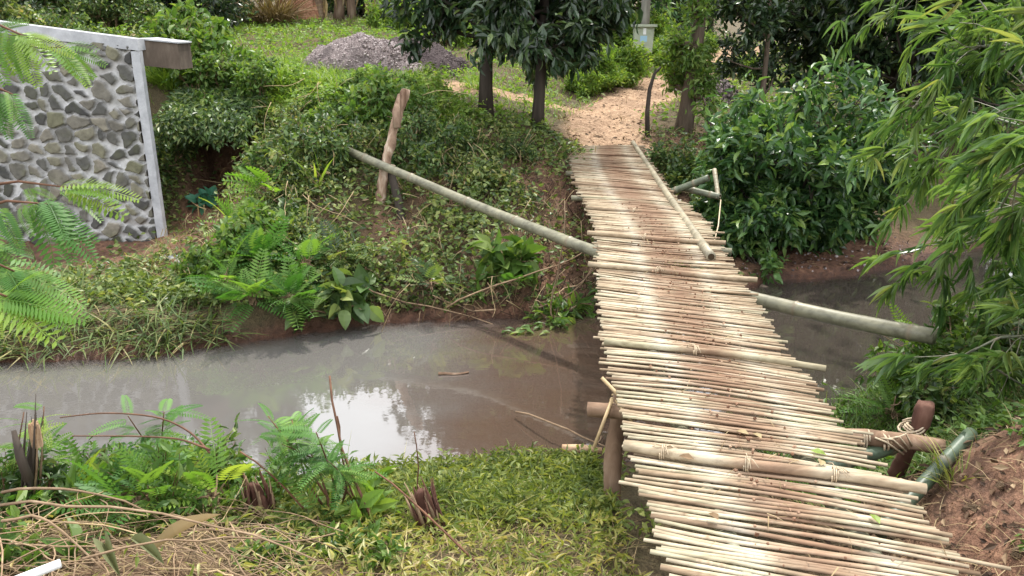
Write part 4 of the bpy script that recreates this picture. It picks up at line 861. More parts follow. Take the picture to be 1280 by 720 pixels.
# ------------------------------------------------------------------ back of the terrace
# hedge plants and trees behind
tg='tall trees behind the terrace'
t1=tree('background_tree','tall green tree in the wood behind the terrace',(-9,26,H1(-9,26)),13,.28,.10,34,3.4,S1,17,.34,.42,M['shrub'],M['bark'],101,LEAF2,group=tg,droop=.4,jit=.2,elev=(-15,40))
t2=tree('background_tree','tall green tree in the wood behind the terrace',(4,33,H1(4,33)),12,.25,.08,32,3.2,S1,17,.34,.42,M['mid'],M['bark'],102,LEAF2,group=tg,droop=.4,jit=.2,elev=(-15,40))
t3=tree('background_tree','tall green tree in the wood behind the terrace',(14.5,24,H1(14.5,24)),12,.25,.06,34,3.3,S1,17,.34,.42,M['glossy'],M['barkdark'],103,LEAF2,group=tg,droop=.5,jit=.2,elev=(-20,40))
BG=[(t1,-14,24,1.),(t2,-13,31,.8),(t1,-4.5,31,.5),(t3,-1,35,.8),(t2,.5,29,.75),(t3,3.2,28.5,.75),(t1,16,31,.7),(t3,11.5,29,.4),(t2,9,38,.6),(t3,17,22,1.),(t1,11,20.5,.35),(t2,-18,20,1.),(t1,20,17,1.),(t3,-20,30,1.1),(t2,22,27,.8),(t1,4.8,38,.9),(t3,1.8,31,.5),(t3,6.4,33,.45),(t3,13.5,33,.5),(t3,-7.5,33,.5)]
t1.scale=(.72,)*3
for pr,x,y,s in BG: dup(pr,(x,y,H1(x,y)-.1),rs.uniform(0,6.28),s)
# dark leafy tree over the right bank, its low crown hangs behind the glossy bush
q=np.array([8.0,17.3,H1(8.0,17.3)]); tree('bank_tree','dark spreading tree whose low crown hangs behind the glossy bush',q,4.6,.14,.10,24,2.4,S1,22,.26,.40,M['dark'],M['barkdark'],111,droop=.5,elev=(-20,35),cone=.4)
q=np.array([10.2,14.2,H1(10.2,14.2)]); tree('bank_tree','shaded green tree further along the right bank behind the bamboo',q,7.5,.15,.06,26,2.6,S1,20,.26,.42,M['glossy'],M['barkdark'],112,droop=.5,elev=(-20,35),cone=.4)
q=atD(948,150,15.5); tree('young_tree','young thin tree with pale trunk right of the sandy path',q,5,.06,.18,14,1.0,S2,14,.2,.42,M['dark'],M['bark'],113,droop=.4,elev=(-15,45))
# hedge bushes at the back left
hg='dense dark bushes behind the stone wall'
hb=bush('hedge_bush','dense dark green bush behind the stone wall and terrace',(-9.5,19.5,H1(-9.5,19.5)),1.8,2.2,22,S1,18,.17,.45,M['shrub'],M['twig'],121,group=hg,elev=(5,85),jit=.08,sr=.03)
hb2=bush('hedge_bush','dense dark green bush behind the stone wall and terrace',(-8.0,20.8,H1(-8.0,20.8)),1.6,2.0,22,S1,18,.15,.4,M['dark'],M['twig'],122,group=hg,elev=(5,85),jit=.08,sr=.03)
for pr,x,y,s in ((hb2,-11.8,18.5,1.1),(hb,-13.5,20.5,1.2),(hb2,-9.8,22.5,1.3),(hb,-8.6,24,1.3),(hb2,-14,16.5,1.1),(hb,-8.2,17.2,.55),(hb2,-10.2,16.2,.7),(hb2,-5.2,31,1.3),(hb,-2.8,31,1.1),(hb2,-16.5,19,1.2),(hb,-12.4,15.2,.9)): dup(pr,(x,y,H1(x,y)),rs.uniform(0,6.28),s)
# light bushes at the far side of the path
lg='light green bushes beyond the sandy path'
lb=bush('light_bush','light green leafy bush beyond the sandy path near the meter box',(0,24,H1(0,24)),1.1,1.0,18,S1,14,.14,.42,M['bright'],M['twig'],123,group=lg,elev=(5,85),jit=.06,sr=.02)
for px,py,D,s in ((745,96,19.5,.85),(772,90,20,.9),(718,92,20,.8),(760,98,19,.6),(735,100,18.5,.5),(826,80,24,.8),(850,84,22.5,.7),(690,86,22,.9),(870,72,27,.8),(800,72,27,1.2),(630,72,23,.8),(925,84,22,.7)):
    q=atD(px,py,D); dup(lb,q,rs.uniform(0,6.28),s)
q=atD(500,66,22); lb.location=[float(c) for c in q]; lb.scale=(.8,)*3
for px,py,D,s in ((590,75,21,.7),(560,80,20,.55)):
    q=atD(px,py,D); dup(lb,q,rs.uniform(0,6.28),s)
q=atD(512,44,24); tuft('tall bright green grass clump left of the dark trees',q,170,1.6,.045,M['bright'],131,name='tall_grass_clump',lean=.35,rad=.45)
q=atD(545,56,22); tuft('shorter bright green grass clump in front of the tall one',q,110,.9,.035,M['bright'],132,name='tall_grass_clump',lean=.4,rad=.35)
# banana plants at the back
M['banana']=wood_mat('banana_sheath',[(.3,(.07,.04,.028)),(.55,(.20,.14,.095)),(.8,(.40,.33,.24))],6,(1,1,.12))
bl=leaf_mat('banana_leaf',[(0,(.05,.11,.025)),(1,(.10,.17,.04))],.4,.4)
bg='banana plants at the back of the terrace'
for i,(px,r,tl,mt) in enumerate(((384,.17,.1,'barkdark'),(402,.15,-.2,'banana'),(424,.16,.25,'banana'),(441,.13,.0,'banana'),(470,.20,.0,'oldpole'),(490,.14,.1,'barkdark'))):
    if mt=='oldpole': mt='banana2'; M['banana2']=wood_mat('pale_sheath',[(.3,(.20,.22,.15)),(.7,(.42,.42,.33))],6,(1,1,.12))
    q=atD(px,42,24.5); h=2.9; e=thing('banana_plant',['dark banana stem leftmost of the row by the red soil','brown banana stem with dry peeling sheath second in the row','leaning brown banana stem with torn dry sheath','slender brown banana stem in the middle of the row','thick pale grey green banana stem','dark slim banana stem nearest the tall bright grass'][i],'banana plant',q,bg)
    mb=MB(); t=np.linspace(0,1,8); pts=np.stack([q[0]+tl*t*1.3,np.full(8,q[1]),q[2]-.1+h*t],1); mb.tube(pts,r*(1.1-.5*t)*(1+.06*np.sin(t*25+i)),11,rs.random()); mb.obj('stem',M[mt],e,smooth=True)
    mb=MB(); rg=np.random.default_rng(140+i); n=7; a=rg.uniform(0,6.28,n); d=nrm(np.stack([np.cos(a),np.sin(a),rg.uniform(.6,1.6,n)],1)); mb.leaves(BROAD,np.repeat(pts[-1:],n,0),d,nrm(np.cross(np.cross(d,[0,0,1.]),d)),rg.uniform(1.5,2.2,n),.5); mb.obj('leaves',bl,e)
    mb=MB(); n=9; a=rg.uniform(0,6.28,n); zz=rg.uniform(.4,2.4,n); d=np.stack([np.cos(a)*.3,np.sin(a)*.3,-np.ones(n)],1); mb.leaves(LANCE,np.stack([q[0]+tl*zz/h*1.3+r*np.cos(a),q[1]+r*np.sin(a),q[2]+zz+.3],1),d,np.stack([np.cos(a),np.sin(a),.2*np.ones(n)],1),rg.uniform(.5,1.,n),.12); mb.obj('dry_leaves',M['dry'],e)
# red soil bank with a dry bush
q=atD(362,34,23.5); e=thing('soil_bank','bare orange red earth bank between the hedge and the banana stems','earth bank',q)
gx=np.linspace(-1,1,40); A_,B_=np.meshgrid(gx,gx); rr=np.hypot(A_,B_); Z=q[2]-.3+1.5*np.clip(1-rr**3,0,1)+.25*fbm(A_*4,B_*4,3,4)
k=NT('red_earth'); n2=k.noise(7,6,.65); M['redearth']=k.done(k.bsdf(k.ramp(n2,[(.3,(.20,.085,.05)),(.55,(.36,.18,.115)),(.8,(.50,.30,.21))]),.95,.2,n2,.9,.08))
mb=MB(); mb.add(np.stack([q[0]+A_.ravel()*.85,q[1]+1.3+B_.ravel()*1.0,Z.ravel()],1),[grid_faces(40,40)]); mb.obj('earth',M['redearth'],e,smooth=True)
q=atD(345,48,22.3); tuft('dry straw brown bush in front of the red earth bank',q,420,1.05,.03,M['dry'],133,name='dry_bush',cat='bush',lean=.5,rad=.42,proto=BLADE2)
# ------------------------------------------------------------------ dry grass and litter near the far end of the deck
mb=MB(); x,y,rg=scat(2600,(1.9,4.4),(11.5,16.5),lambda x,y:np.clip(bump(x,y,3.5,14.2,.8,1.0)+.5*bump(x,y,2.4,13,.6,1.2),0,1)*(pathmask(x,y)<.6),151); blades(mb,x,y,rg,.32,.012,.8,BLADE2)
x,y,rg=scat(900,(.9,1.9),(13.4,16),lambda x,y:.5*np.ones_like(x)*(pathmask(x,y)<.7),152); blades(mb,x,y,rg,.22,.012,.9,BLADE2)
tag(mb.obj('dry_grass',M['dry']),kind='stuff')
mb=MB()
def litter(x,y,rg,L,asp=.45,dz=.015):
    N=len(x); nn=nrm(gnormal(x,y)+rg.normal(0,.3,(N,3))); d=nrm(rg.normal(size=(N,3))*[1,1,.2]); sz=L*rg.uniform(.5,1.5,N); mb.leaves(LEAF2,np.stack([x,y,height(x,y)+dz],1),d,nn,sz,sz*asp,rg.random(N)**1.5)
x,y,rg=scat(9000,(-4.6,5.8),(8.6,15),lambda x,y:(y>shore(x,y)[0]+.1)*(.25+.5*(fbm(x*2,y*2,66,3)>.5)),153); litter(x,y,rg,.075)
x,y,rg=scat(5500,(1,4.5),(13,26),lambda x,y:.2+.5*(pathmask(x,y)>.05)*(pathmask(x,y)<.8),154); litter(x,y,rg,.08,.3)
x,y,rg=scat(6500,(1.6,4.2),(2.2,5.),lambda x,y:(y<shore(x,y)[1])*.5,155); litter(x,y,rg,.05,.4)
tag(mb.obj('leaf_litter',M['litter']),kind='stuff')
# ------------------------------------------------------------------ near bank
nearm=lambda x,y: (y<shore(x,y)[1]-.04)*1.
deckfree=lambda x,y:(x<.62)|(x>1.85)
mb=MB(); gm=lambda x,y: nearm(x,y)*deckfree(x,y)*np.clip(sm(-1.6,-.4,x)+.25,0,1)*(.4+.6*sm(.38,.58,fbm(x*1.8,y*1.8,88,3)))*vegmask(x,y)*(1-.8*sm(4.25,3.45,y))
x,y,rg=scat(92000,(-2.6,.85),(2.4,5.35),gm,161); N=len(x); hh=rg.random(N)*.12
cl=.5+fbm(x*2.2,y*2.2,89,3); pos=np.stack([x,y,height(x,y)+hh*cl],1); d=nrm(rg.normal(size=(N,3))*[1,1,.5]+[0,0,.35]); sz=rg.uniform(.035,.08,N)
tint=np.clip(rg.random(N)*.75+.5*(fbm(x*1.5,y*1.5,90,3)-.5)+.5*sm(4.2,3.3,y)-.2,0,1)
pat=1
mb.leaves(LANCE,pos[:12000],d[:12000],nrm(rg.normal(0,.5,(12000,3))+[0,0,1]),sz[:12000],sz[:12000]*.22,tint[:12000]) if N>=12000 else None
mb.leaves(LEAF2,pos[12000:],d[12000:],nrm(rg.normal(0,.5,(max(N-12000,0),3))+[0,0,1]),sz[12000:],sz[12000:]*.26,tint[12000:])
x,y,rg=scat(24000,(-2.6,.9),(2.2,5.3),gm,162); blades(mb,x,y,rg,.11,.006,.75,BLADE,tb=(0,.7))
x,y,rg=scat(1200,(-2.6,.9),(2.8,5.2),gm,168); blades(mb,x,y,rg,.2,.008,.7,BLADE2,tb=(.1,1))
x,y,rg=scat(2600,(-1.9,.8),(3.6,5.3),lambda x,y:nearm(x,y)*(fbm(x*2.6,y*2.6,97,3)>.53),169); N=len(x); mb.leaves(LEAF,np.stack([x,y,height(x,y)+.04+.10*rg.random(N)],1),nrm(rg.normal(size=(N,3))*[1,1,.4]+[0,0,.2]),nrm(rg.normal(0,.4,(N,3))+[0,0,1]),rg.uniform(.04,.085,N),rg.uniform(.018,.035,N),rg.random(N)*.55)
tag(mb.obj('grass',M['grass']),kind='stuff')
mb=MB(); x,y,rg=scat(20000,(-3.2,.95),(2.0,4.6),lambda x,y:nearm(x,y)*deckfree(x,y)*(.12+.8*sm(4.2,3.4,y)*sm(.3,.55,fbm(x*2.5,y*2.5,92,3))),163); blades(mb,x,y,rg,.14,.005,1.6,BLADE2)
x,y,rg=scat(9000,(1.8,4.2),(2.3,5),lambda x,y:nearm(x,y)*(.15+.7*(fbm(x*3,y*3,8,2)>.48)),164); blades(mb,x,y,rg,.13,.004,1.5,BLADE2)
x,y,rg=scat(2600,(.2,5),(13.8,25),lambda x,y:.15+1.*(pathmask(x,y)>.1)*(pathmask(x,y)<.85),168); blades(mb,x,y,rg,.22,.01,1.5,BLADE2)
tag(mb.obj('dry_grass',M['dry']),kind='stuff')
mb=MB(); x,y,rg=scat(7000,(1.85,3.4),(3.9,6.4),lambda x,y:nearm(x,y)*vegmask(x,y)*.8,165); blades(mb,x,y,rg,.17,.010,.6,BLADE); x,y,rg=scat(5000,(2.3,6),(3.6,7.2),lambda x,y:nearm(x,y)*vegmask(x,y),166); cover(mb,x,y,rg,.06,.5,.2)
x,y,rg=scat(11000,(2.1,3.9),(2.5,4.6),lambda x,y:nearm(x,y)*(fbm(x*3,y*3,7,2)>.47)*.9,167); cover(mb,x,y,rg,.045,.5,.07)
tag(mb.obj('bank_cover',M['mid']),kind='stuff')
# stones and silt in the shallows
rg=np.random.default_rng(170); mb=MB(); n=520; x=rg.uniform(-.3,1.6,n); y=rg.uniform(5.1,7.2,n); keep=rg.random(n)<bump(x,y,.6,6.0,.8,.9); x,y=x[keep],y[keep]; stones(mb,np.stack([x,y,np.maximum(height(x,y),WZ-.06)+.008],1),rg.uniform(.015,.06,len(x)),rg,rg.random(len(x))*.6); o=tag(mb.obj('stream_gravel',wood_mat('wet_stone',[(.3,(.035,.026,.022)),(.7,(.11,.085,.07))],9,(1,1,1),.4)),kind='stuff')
# pebbles and chips on the mud spit
rg=np.random.default_rng(171); mb=MB(); n=420; x=rg.uniform(2.4,5.8,n); y=rg.uniform(9.3,11.4,n); k_=y>shore(x,y)[0]+.02; x,y=x[k_],y[k_]; stones(mb,np.stack([x,y,height(x,y)+.005],1),rg.uniform(.008,.03,len(x)),rg); tag(mb.obj('mud_pebbles_gravel',M['pebble']),kind='stuff')
for i,((a,b_),(c,d_),r,lab) in enumerate((((805+145,362),(968,372),.05,'short grey log lying on the mud under the glossy bush'),((1016,358),(1044,366),.035,'pale broken branch lying at the edge of the mud spit'),((952,385),(957,400),.03,'small brown branch stub at the deck edge above the mud'))):
    p=ground_at(a,b_); q=ground_at(c,d_); mb=MB(); mb.tube(np.array([p+[0,0,r*.6],(p+q)/2+[0,0,r*.8],q+[0,0,r*.6]]),[r,r*1.05,r*.9],9,.6); tag(mb.obj('log',M['twig'] if i else M['bark'],origin=p,smooth=True),lab,'log')
# floating twig and leaf, log at the near shore
p=P(548,467,WZ+.012); q=P(586,465,WZ+.012); mb=MB(); stick(mb,p,q,.018,np.random.default_rng(5),wob=.01); tag(mb.obj('floating_twig',M['post'],origin=p),'short mossy twig floating in the middle of the stream','twig')
p=P(703,560,WZ+.03); q=P(752,564,WZ+.04); mb=MB(); mb.tube(np.array([p,(p+q)/2+[0,0,.01],q]),[.03,.034,.028],8,.8); tag(mb.obj('log',M['cut'],origin=p,smooth=True),'pale peeled log lying at the near waterline by the post','log')
p=P(645,515,WZ+.05); q=P(790,573,WZ+.10); stem_thing('thin_cane','long thin cane lying across the shallows to the near post',p,q,.009,M['twig'],None,-.04,'cane')
for i,((a,b_),(c,d_)) in enumerate((((706,590),(752,545)),)):
    p=P(a,b_,WZ+.02) ; q=P(c,d_,WZ+.12); stem_thing('thin_cane',['thin leaning cane between the pale log and the post','thin submerged cane pointing out of the shallows'][i],p,q,.008,M['twig'],None,0,'cane')
for i,(a,b_,lab) in enumerate(((645,415,'yellow green fallen leaves floating at the far shore left of the bridge'),(685,408,'pale leafy sprig floating at the far shore near the bridge'))):
    p=P(a,b_,WZ+.012); rg=np.random.default_rng(180+i); n=14; mb=MB(); mb.leaves(LEAF,p+rg.normal(0,.10,(n,3))*[1.3,.6,.02]+[0,0,.01],nrm(rg.normal(size=(n,3))*[1,1,.05]),nrm(rg.normal(0,.1,(n,3))+[0,0,1]),rg.uniform(.08,.16,n),.05); tag(mb.obj('floating_leaves',M['mid'],origin=p),lab,'leaves')
# leaves dropped on the deck
for i,(a,b_,lab,mt) in enumerate(((898,650,'brown curled leaf on the slats near the photographer','litter'),(1013,563,'small yellow green leaf on the slats right of the middle','bright'),(952,548,'crumpled pale leaf in the middle of the deck','dry'),(868,574,'dry orange brown leaf beside the thick cross pole','litter'),(936,543,'dry beige leaf lying on the slats next to the crumpled leaf','dry'),(1026,582,'pale flat leaf on the right part of the deck','dry'),(1100,655,'yellowish leaf near the right ends of the slats','bright'))):
    p=P(a,b_,.022); mb=MB(); rg=np.random.default_rng(190+i); mb.leaves(LEAF,p[None],nrm(rg.normal(size=(1,3))*[1,1,.05]),np.array([[.2,-.3,1]]),.075,.042,np.array([.8])); tag(mb.obj('fallen_leaf',M[mt],origin=p),lab,'leaf')
# ------------------------------------------------------------------ foreground bits on the near bank
def stump(label,base,top,r,mat,seed,shards=9):
    base=np.asarray(base,float); top=np.asarray(top,float); rg=np.random.default_rng(seed); e=thing('tree_stump',label,'stump',base); n=9; t=np.linspace(0,1,n)
    mb=MB(); pts=base*(1-t[:,None])+top*t[:,None]; pts[0]-=[0,0,.08]; mb.tube(pts,r*(1.25-(.95 if shards>10 else .35)*t)*(1+.1*np.sin(t*9+seed)),14,.5); gnarl(mb,.01,seed); mb.obj('trunk',mat,e,smooth=True)
    for i in range(shards):
        a=rg.uniform(0,6.28); m=MB(); l=np.linalg.norm(top-base)*rg.uniform(.3,.9); p=base+(top-base)*rg.uniform(.1,.4)+r*np.array([math.cos(a),math.sin(a),0])*1.05; q=p+nrm(top-base)*l*(1.15 if shards>10 else 1)+np.array([math.cos(a),math.sin(a),0])*r*rg.uniform(-.6,.45 if shards>10 else .7)
        m.tube(np.array([p,(p+q)/2+rg.normal(0,.01,3),q]),[r*.34,r*.3,r*.06],6,rg.random(),flat=.5); m.obj('splinter',mat if i%3 else M['twig'],e,smooth=True)
    return e
b_=ground_at(36,655); e=stump('tall broken stump with pale ragged top at the near bank among stalks',b_,PD(42,532,4.15)+[0,0,0],.042,M['barkdark'],3,12)
mb=MB(); t_=PD(42,532,4.15)
for z in range(6): mb.tube(np.array([t_+[.012*math.cos(z),.012*math.sin(z),-.12],t_+[.016*math.cos(z),.016*math.sin(z),-.02],t_+[.02*math.cos(z),.02*math.sin(z),.01+.008*(z%3)]]),[.016,.014,.004],6,.2+.13*z)
mb.obj('ragged_top',M['cut'],e)
mb=MB(); mb.tube(np.array([PD(36,600,4.15),PD(25,570,4.1),PD(17,538,4.1)]),[.026,.024,.012],8,.4); mb.obj('side_shoot',M['barkdark'],e,smooth=True)
b_=ground_at(545,672); stump('dark shredded rotten stump in the middle of the near grass',b_,b_+[-.08,0,.30],.065,M['postred'],4,34)
b_=ground_at(330,655); stump('dark tangled rotten root lump beside the stream',b_,b_+[-.03,0,.26],.065,M['postred'],5,30)
# heap of cut stalks, every stalk a thing of its own
sg='dry cut stalks heaped on the near bank'
rg=np.random.default_rng(200)
for i in range(250):
    px=rg.uniform(-60,395); py=rg.uniform(600,740)
    if py<632+(px-100)*.12-rg.uniform(0,25): continue
    c=ground_at(px,py,1.2); L=rg.uniform(.25,.95); az=rg.normal(-.35,.5) if rg.random()<.75 else rg.uniform(0,3.1)
    d=np.array([math.cos(az),math.sin(az),0])*L/2; z=rg.uniform(.01,.16); p=c-d; q=c+d; p[2]=max(H1(p[0],p[1])+.01,c[2]-.05)+z*rg.uniform(.3,1.3); q[2]=max(H1(q[0],q[1])+.01,c[2]-.05)+z*rg.uniform(.3,1.3)
    stem_thing('dry_stalk','dry brown cut stalk in the tangled heap on the near bank',p,q,rg.uniform(.0016,.0055),M['twig' if rg.random()<.82 else 'straw'],sg,rg.uniform(-.03,.03),'stalk',.025)
# longer ones that read on their own
for (a,c,r,mt,lab) in (((0,630,3.0),(395,700,3.1),.006,'twig','long pale brown stalk lying across the whole stalk heap'),((0,490+125,3.4),(185,640,3.5),.007,'twig','brown stalk running out from behind the tall stump'),((0,655,2.8),(130,712,2.9),.006,'straw','straw coloured stalk at the lower edge of the heap'),((100,700,2.8),(420,668,3.4),.005,'straw','thin straw stalk pointing toward the dark rotten stump')):
    stem_thing('long_stalk',lab,PD(*a),PD(*c),r,M['twig'],None,-.03,'stalk',.04)
for (pts,lab) in ((((75,522,4.),(130,515,4.1),(200,520,4.2),(240,540,4.2),(262,566,4.1)),'upper arching thin twig over the stalk heap'),(((90,545,4.1),(170,545,4.2),(225,548,4.2),(262,562,4.1)),'lower arching thin twig over the stalk heap')):
    c=np.array([PD(*p) for p in pts]); ti=np.linspace(0,len(c)-1,20); c=np.stack([np.interp(ti,np.arange(len(c)),c[:,i]) for i in range(3)],1)
    for _ in range(4): c[1:-1]=(c[:-2]+2*c[1:-1]+c[2:])/4
    mb=MB(); mb.tube(c,np.linspace(.003,.006,20),6,.3); tag(mb.obj('arching_twig',M['stemred'],origin=PD(*pts[0]),smooth=True),lab,'twig')
# bamboo sheath husks
for i,((a,b_,D),(c,d_,D2),w,mt) in enumerate((((190,690,3.3),(272,626,3.5),.06,'dry'),((150,720,3.0),(110,640,3.4),.055,'dryg'),((205,705,3.1),(150,650,3.3),.045,'dryg'))):
    if mt=='dryg': M['dryg']=leaf_mat('pale_green_husk',[(0,(.13,.15,.075)),(1,(.2,.21,.12))],.6,.2,.3,1.,1.)
    p=PD(a,b_,D); q=PD(c,d_,D2); mb=MB(); mb.leaves(BROAD,p[None],(q-p)[None],np.array([[.1,-.5,1]]),np.linalg.norm(q-p),w,np.array([.6])); tag(mb.obj('dry_husk',M[mt],origin=p),['tan papery husk lying on the stalk heap','pale green strap leaf flattened in the heap','shorter pale green strap leaf beside the flattened one'][i],'husk')
p=PD(30,722,2.75); q=PD(76,704,2.8); mb=MB(); mb.tube(np.array([p-(q-p)*.6,p,q]),[.017,.017,.016],10,.9); tag(mb.obj('white_stick',M['white'],origin=p,smooth=True),'short white peeled stick at the bottom of the heap','stick')
# strap leaved plant
def strap(label,base,n,L,W,seed,mat='mid',el=(35,85)):
    rg=np.random.default_rng(seed); base=np.asarray(base,float); e=thing('strap_leaf_plant',label,'plant',base); a=rg.uniform(0,6.28,n); b2=np.radians(rg.uniform(*el,n)); d=np.stack([np.cos(a)*np.cos(b2),np.sin(a)*np.cos(b2),np.sin(b2)],1)
    mb=MB(); mb.leaves(BROAD,np.repeat(base[None],n,0)+rg.normal(0,.02,(n,3)),d,nrm(np.cross(np.cross(d,[0,0,1.]),d)+rg.normal(0,.3,(n,3))),L*rg.uniform(.6,1.2,n),W*rg.uniform(.7,1.2,n)); mb.obj('leaves',M[mat],e)
    mb=MB(); mb.tube(np.array([base-[0,0,.06],base+[0,0,.03]]),[.02,.012],7,.4); mb.obj('stem',M['stemred'],e); return e
strap('broad strap leaved plant beside the arching twigs at the stream',bank_at(262,640)+[0,0,.05],9,.42,.075,210)
fern('feathery fern in the weeds behind the stalk heap',bank_at(180,610)+[0,0,.06],20,.30,M['fern'],240,COMB,.9)
fern('feathery fern at the stream edge under the arching twigs',bank_at(240,590)+[0,0,.06],18,.28,M['fern'],241,COMB2,.9)
fern('bright feathery fern beside the tall cut stump',bank_at(85,615)+[0,0,.06],16,.28,M['fernhi'],242,COMB,.9)
fern('small feathery fern below the young leafy plant',bank_at(400,670)+[0,0,.04],14,.22,M['fern'],243,COMB2,.9)
strap('small strap leaved plant near the tall stump',bank_at(95,640)+[0,0,.02],8,.3,.05,211)
strap('low leafy plant at the bottom edge behind the white stick',bank_at(90,700),7,.2,.07,212)
q=bank_at(455,655); bush('young_leafy_plant','young plant with broad bright leaves left of the rotten stump',q,.28,.34,5,{'kids':[3],'ratio':.5},5,.15,.48,M['bright'],M['stemred'],213,lev=1,droop=.3,elev=(30,80),cat='plant',sr=.006)
for i,(a,b_,lab) in enumerate(((420,690,'low leafy weed in front of the young leafy plant'),(370,700,'low dark leafy weed at the right end of the stalk heap'),(585,640,'tiny blue green seedling right of the rotten stump'),(200,600,'leafy weed under the arching twigs'),(150,575,'leafy weed at the stream left of the arching twigs'),(60,590,'leafy weed behind the tall cut stump'),(330,700,'small weed at the lower right of the stalk heap'),(110,600,'leafy weed right of the tall cut stump'),(160,620,'pale leafy weed half buried in the stalk heap'),(250,600,'leafy weed under the end of the arching twigs'),(300,625,'leafy weed just left of the rotten root lump'),(20,700,'leafy weed at the lower corner under the white stick'),(225,655,'low weed growing up through the middle of the stalk heap'),(440,610,'leafy weed at the waterline behind the young leafy plant'),(480,700,'low weed under the slanting bare stem'),(130,560,'tall leafy weed standing at the water behind the heap'))):
    q=bank_at(a,b_); s=[.8,.7,.4,1.1,1.1,1.,.6,1.2,1.,1.2,1.,1.1,.9,.8,.8,1.3][i]; bush('weed',lab,q,.26*s,.24*s,7,{'kids':[3],'ratio':.5},7,.075*s+.01,.42,M['mid'],M['stemred'],220+i,lev=1,droop=.2,elev=(10,80),cat='weed',sr=.004)
# feathery young stems
def feather(label,base,tips,seed,nf=16,L=.20,mat='fern'):
    rg=np.random.default_rng(seed); base=np.asarray(base,float); e=thing('feathery_sapling',label,'sapling',base); cb=MB(); pos=[];d=[];nn=[];ln=[]
    for tp_ in tips:
        tp_=np.asarray(tp_,float); n=8; t=np.linspace(0,1,n)[:,None]; b0=base+rg.normal(0,.07,3)*[1,1,0]-[0,0,.04]; pts=b0*(1-t)+tp_*t; pts+=np.sin(math.pi*t)*rg.normal(0,.03,3)
        m=MB(); m.tube(pts,np.linspace(.009,.003,n),6,rg.random()); m.obj('stem',M['stemred'],e,smooth=True)
        for j in range(nf):
            f=rg.uniform(.45,1.)**.8*(n-1); i=min(int(f),n-2); q=pts[i]+(pts[i+1]-pts[i])*(f-i); a=rg.uniform(0,6.28); pos.append(q); d.append(nrm(np.array([math.cos(a),math.sin(a),rg.uniform(-.1,.7)]))); nn.append(nrm(np.array([0,0,1.])+rg.normal(0,.3,3))); ln.append(L*rg.uniform(.6,1.2))
    ln=np.array(ln); cb.leaves(FROND,np.array(pos),np.array(d),np.array(nn),ln,ln*1.0); cb.obj('fronds',M[mat],e); return e
b_=bank_at(425,640); feather('clump of reddish stems with feathery leaves standing before the bright water reflection',b_,[PD(335,520,4.3),PD(365,525,4.4),PD(395,540,4.2),PD(352,555,4.3),PD(408,575,4.2)],230,26,.19)
b_=bank_at(215,620); feather('feathery sapling leaning over the stream behind the stalk heap',b_,[PD(160,520,4.4),PD(180,560,4.4),PD(205,515,4.5),PD(235,575,4.3)],231,22,.20)
b_=bank_at(50,600); feather('small feathery sapling behind the tall cut stump',b_,[PD(55,508,4.4),PD(30,515,4.3)],232,16,.19,'fernhi')
for i,((a,b_),(c,d_,D),r,lab) in enumerate((((478,668),(412,470,4.5),.011,'tall bare reddish brown stem rising across the water'),((460,640),(422,520,4.6),.008,'bare thin stem just right of the feathery clump'),((440,662),(300,565,4.3),.008,'bare stem slanting left under the feathery clump'),((650,735),(470,590,4.0),.008,'long bare dark stem slanting through the grass to the rotten stump'),((528,640),(518,540,4.6),.006,'thin dry stem behind the rotten stump'),((415,655),(385,560,4.4),.008,'bare upright stem inside the feathery clump'))):
    p=bank_at(a,min(b_,735)); stem_thing('bare_shoot',lab,p-[0,0,.05],PD(c,d_,D),r,M['stemred'],None,0,'stem',.02)
tw_='tall weeds along the near bank'
for i,(a,b_,h) in enumerate(((70,640,.5),(120,650,.55),(165,640,.5),(205,650,.6),(255,640,.55),(300,640,.45),(20,640,.5),(235,625,.5),(140,630,.6),(345,640,.4))):
    q=bank_at(a,b_); bush('tall_weed','leafy weed rising from the stalk heap against the water',q,.30,h,6,{'kids':[4],'ratio':.4,'ang':(25,60),'up':.12},9,.085,.38,M['mid' if i%2 else 'shrub'],M['stemred'],260+i,proto=LEAF,lev=1,droop=.3,elev=(50,88),cat='weed',sr=.004,group=tw_)
for i,(a,b_,L) in enumerate(((105,640,.26),(185,655,.3),(275,650,.26),(150,655,.24),(225,640,.3),(45,650,.26))):
    q=bank_at(a,b_); fern(['feathery fern beside the ragged stump','feathery fern in the middle of the weeds','feathery fern at the right of the weeds by the root lump','small feathery fern low among the weeds','tall feathery fern behind the strap leaved plant','feathery fern in front of the ragged stump'][i],q+[0,0,.12],16,L,M['fern' if i%2 else 'fernhi'],280+i,COMB2,.9,el=(20,85))
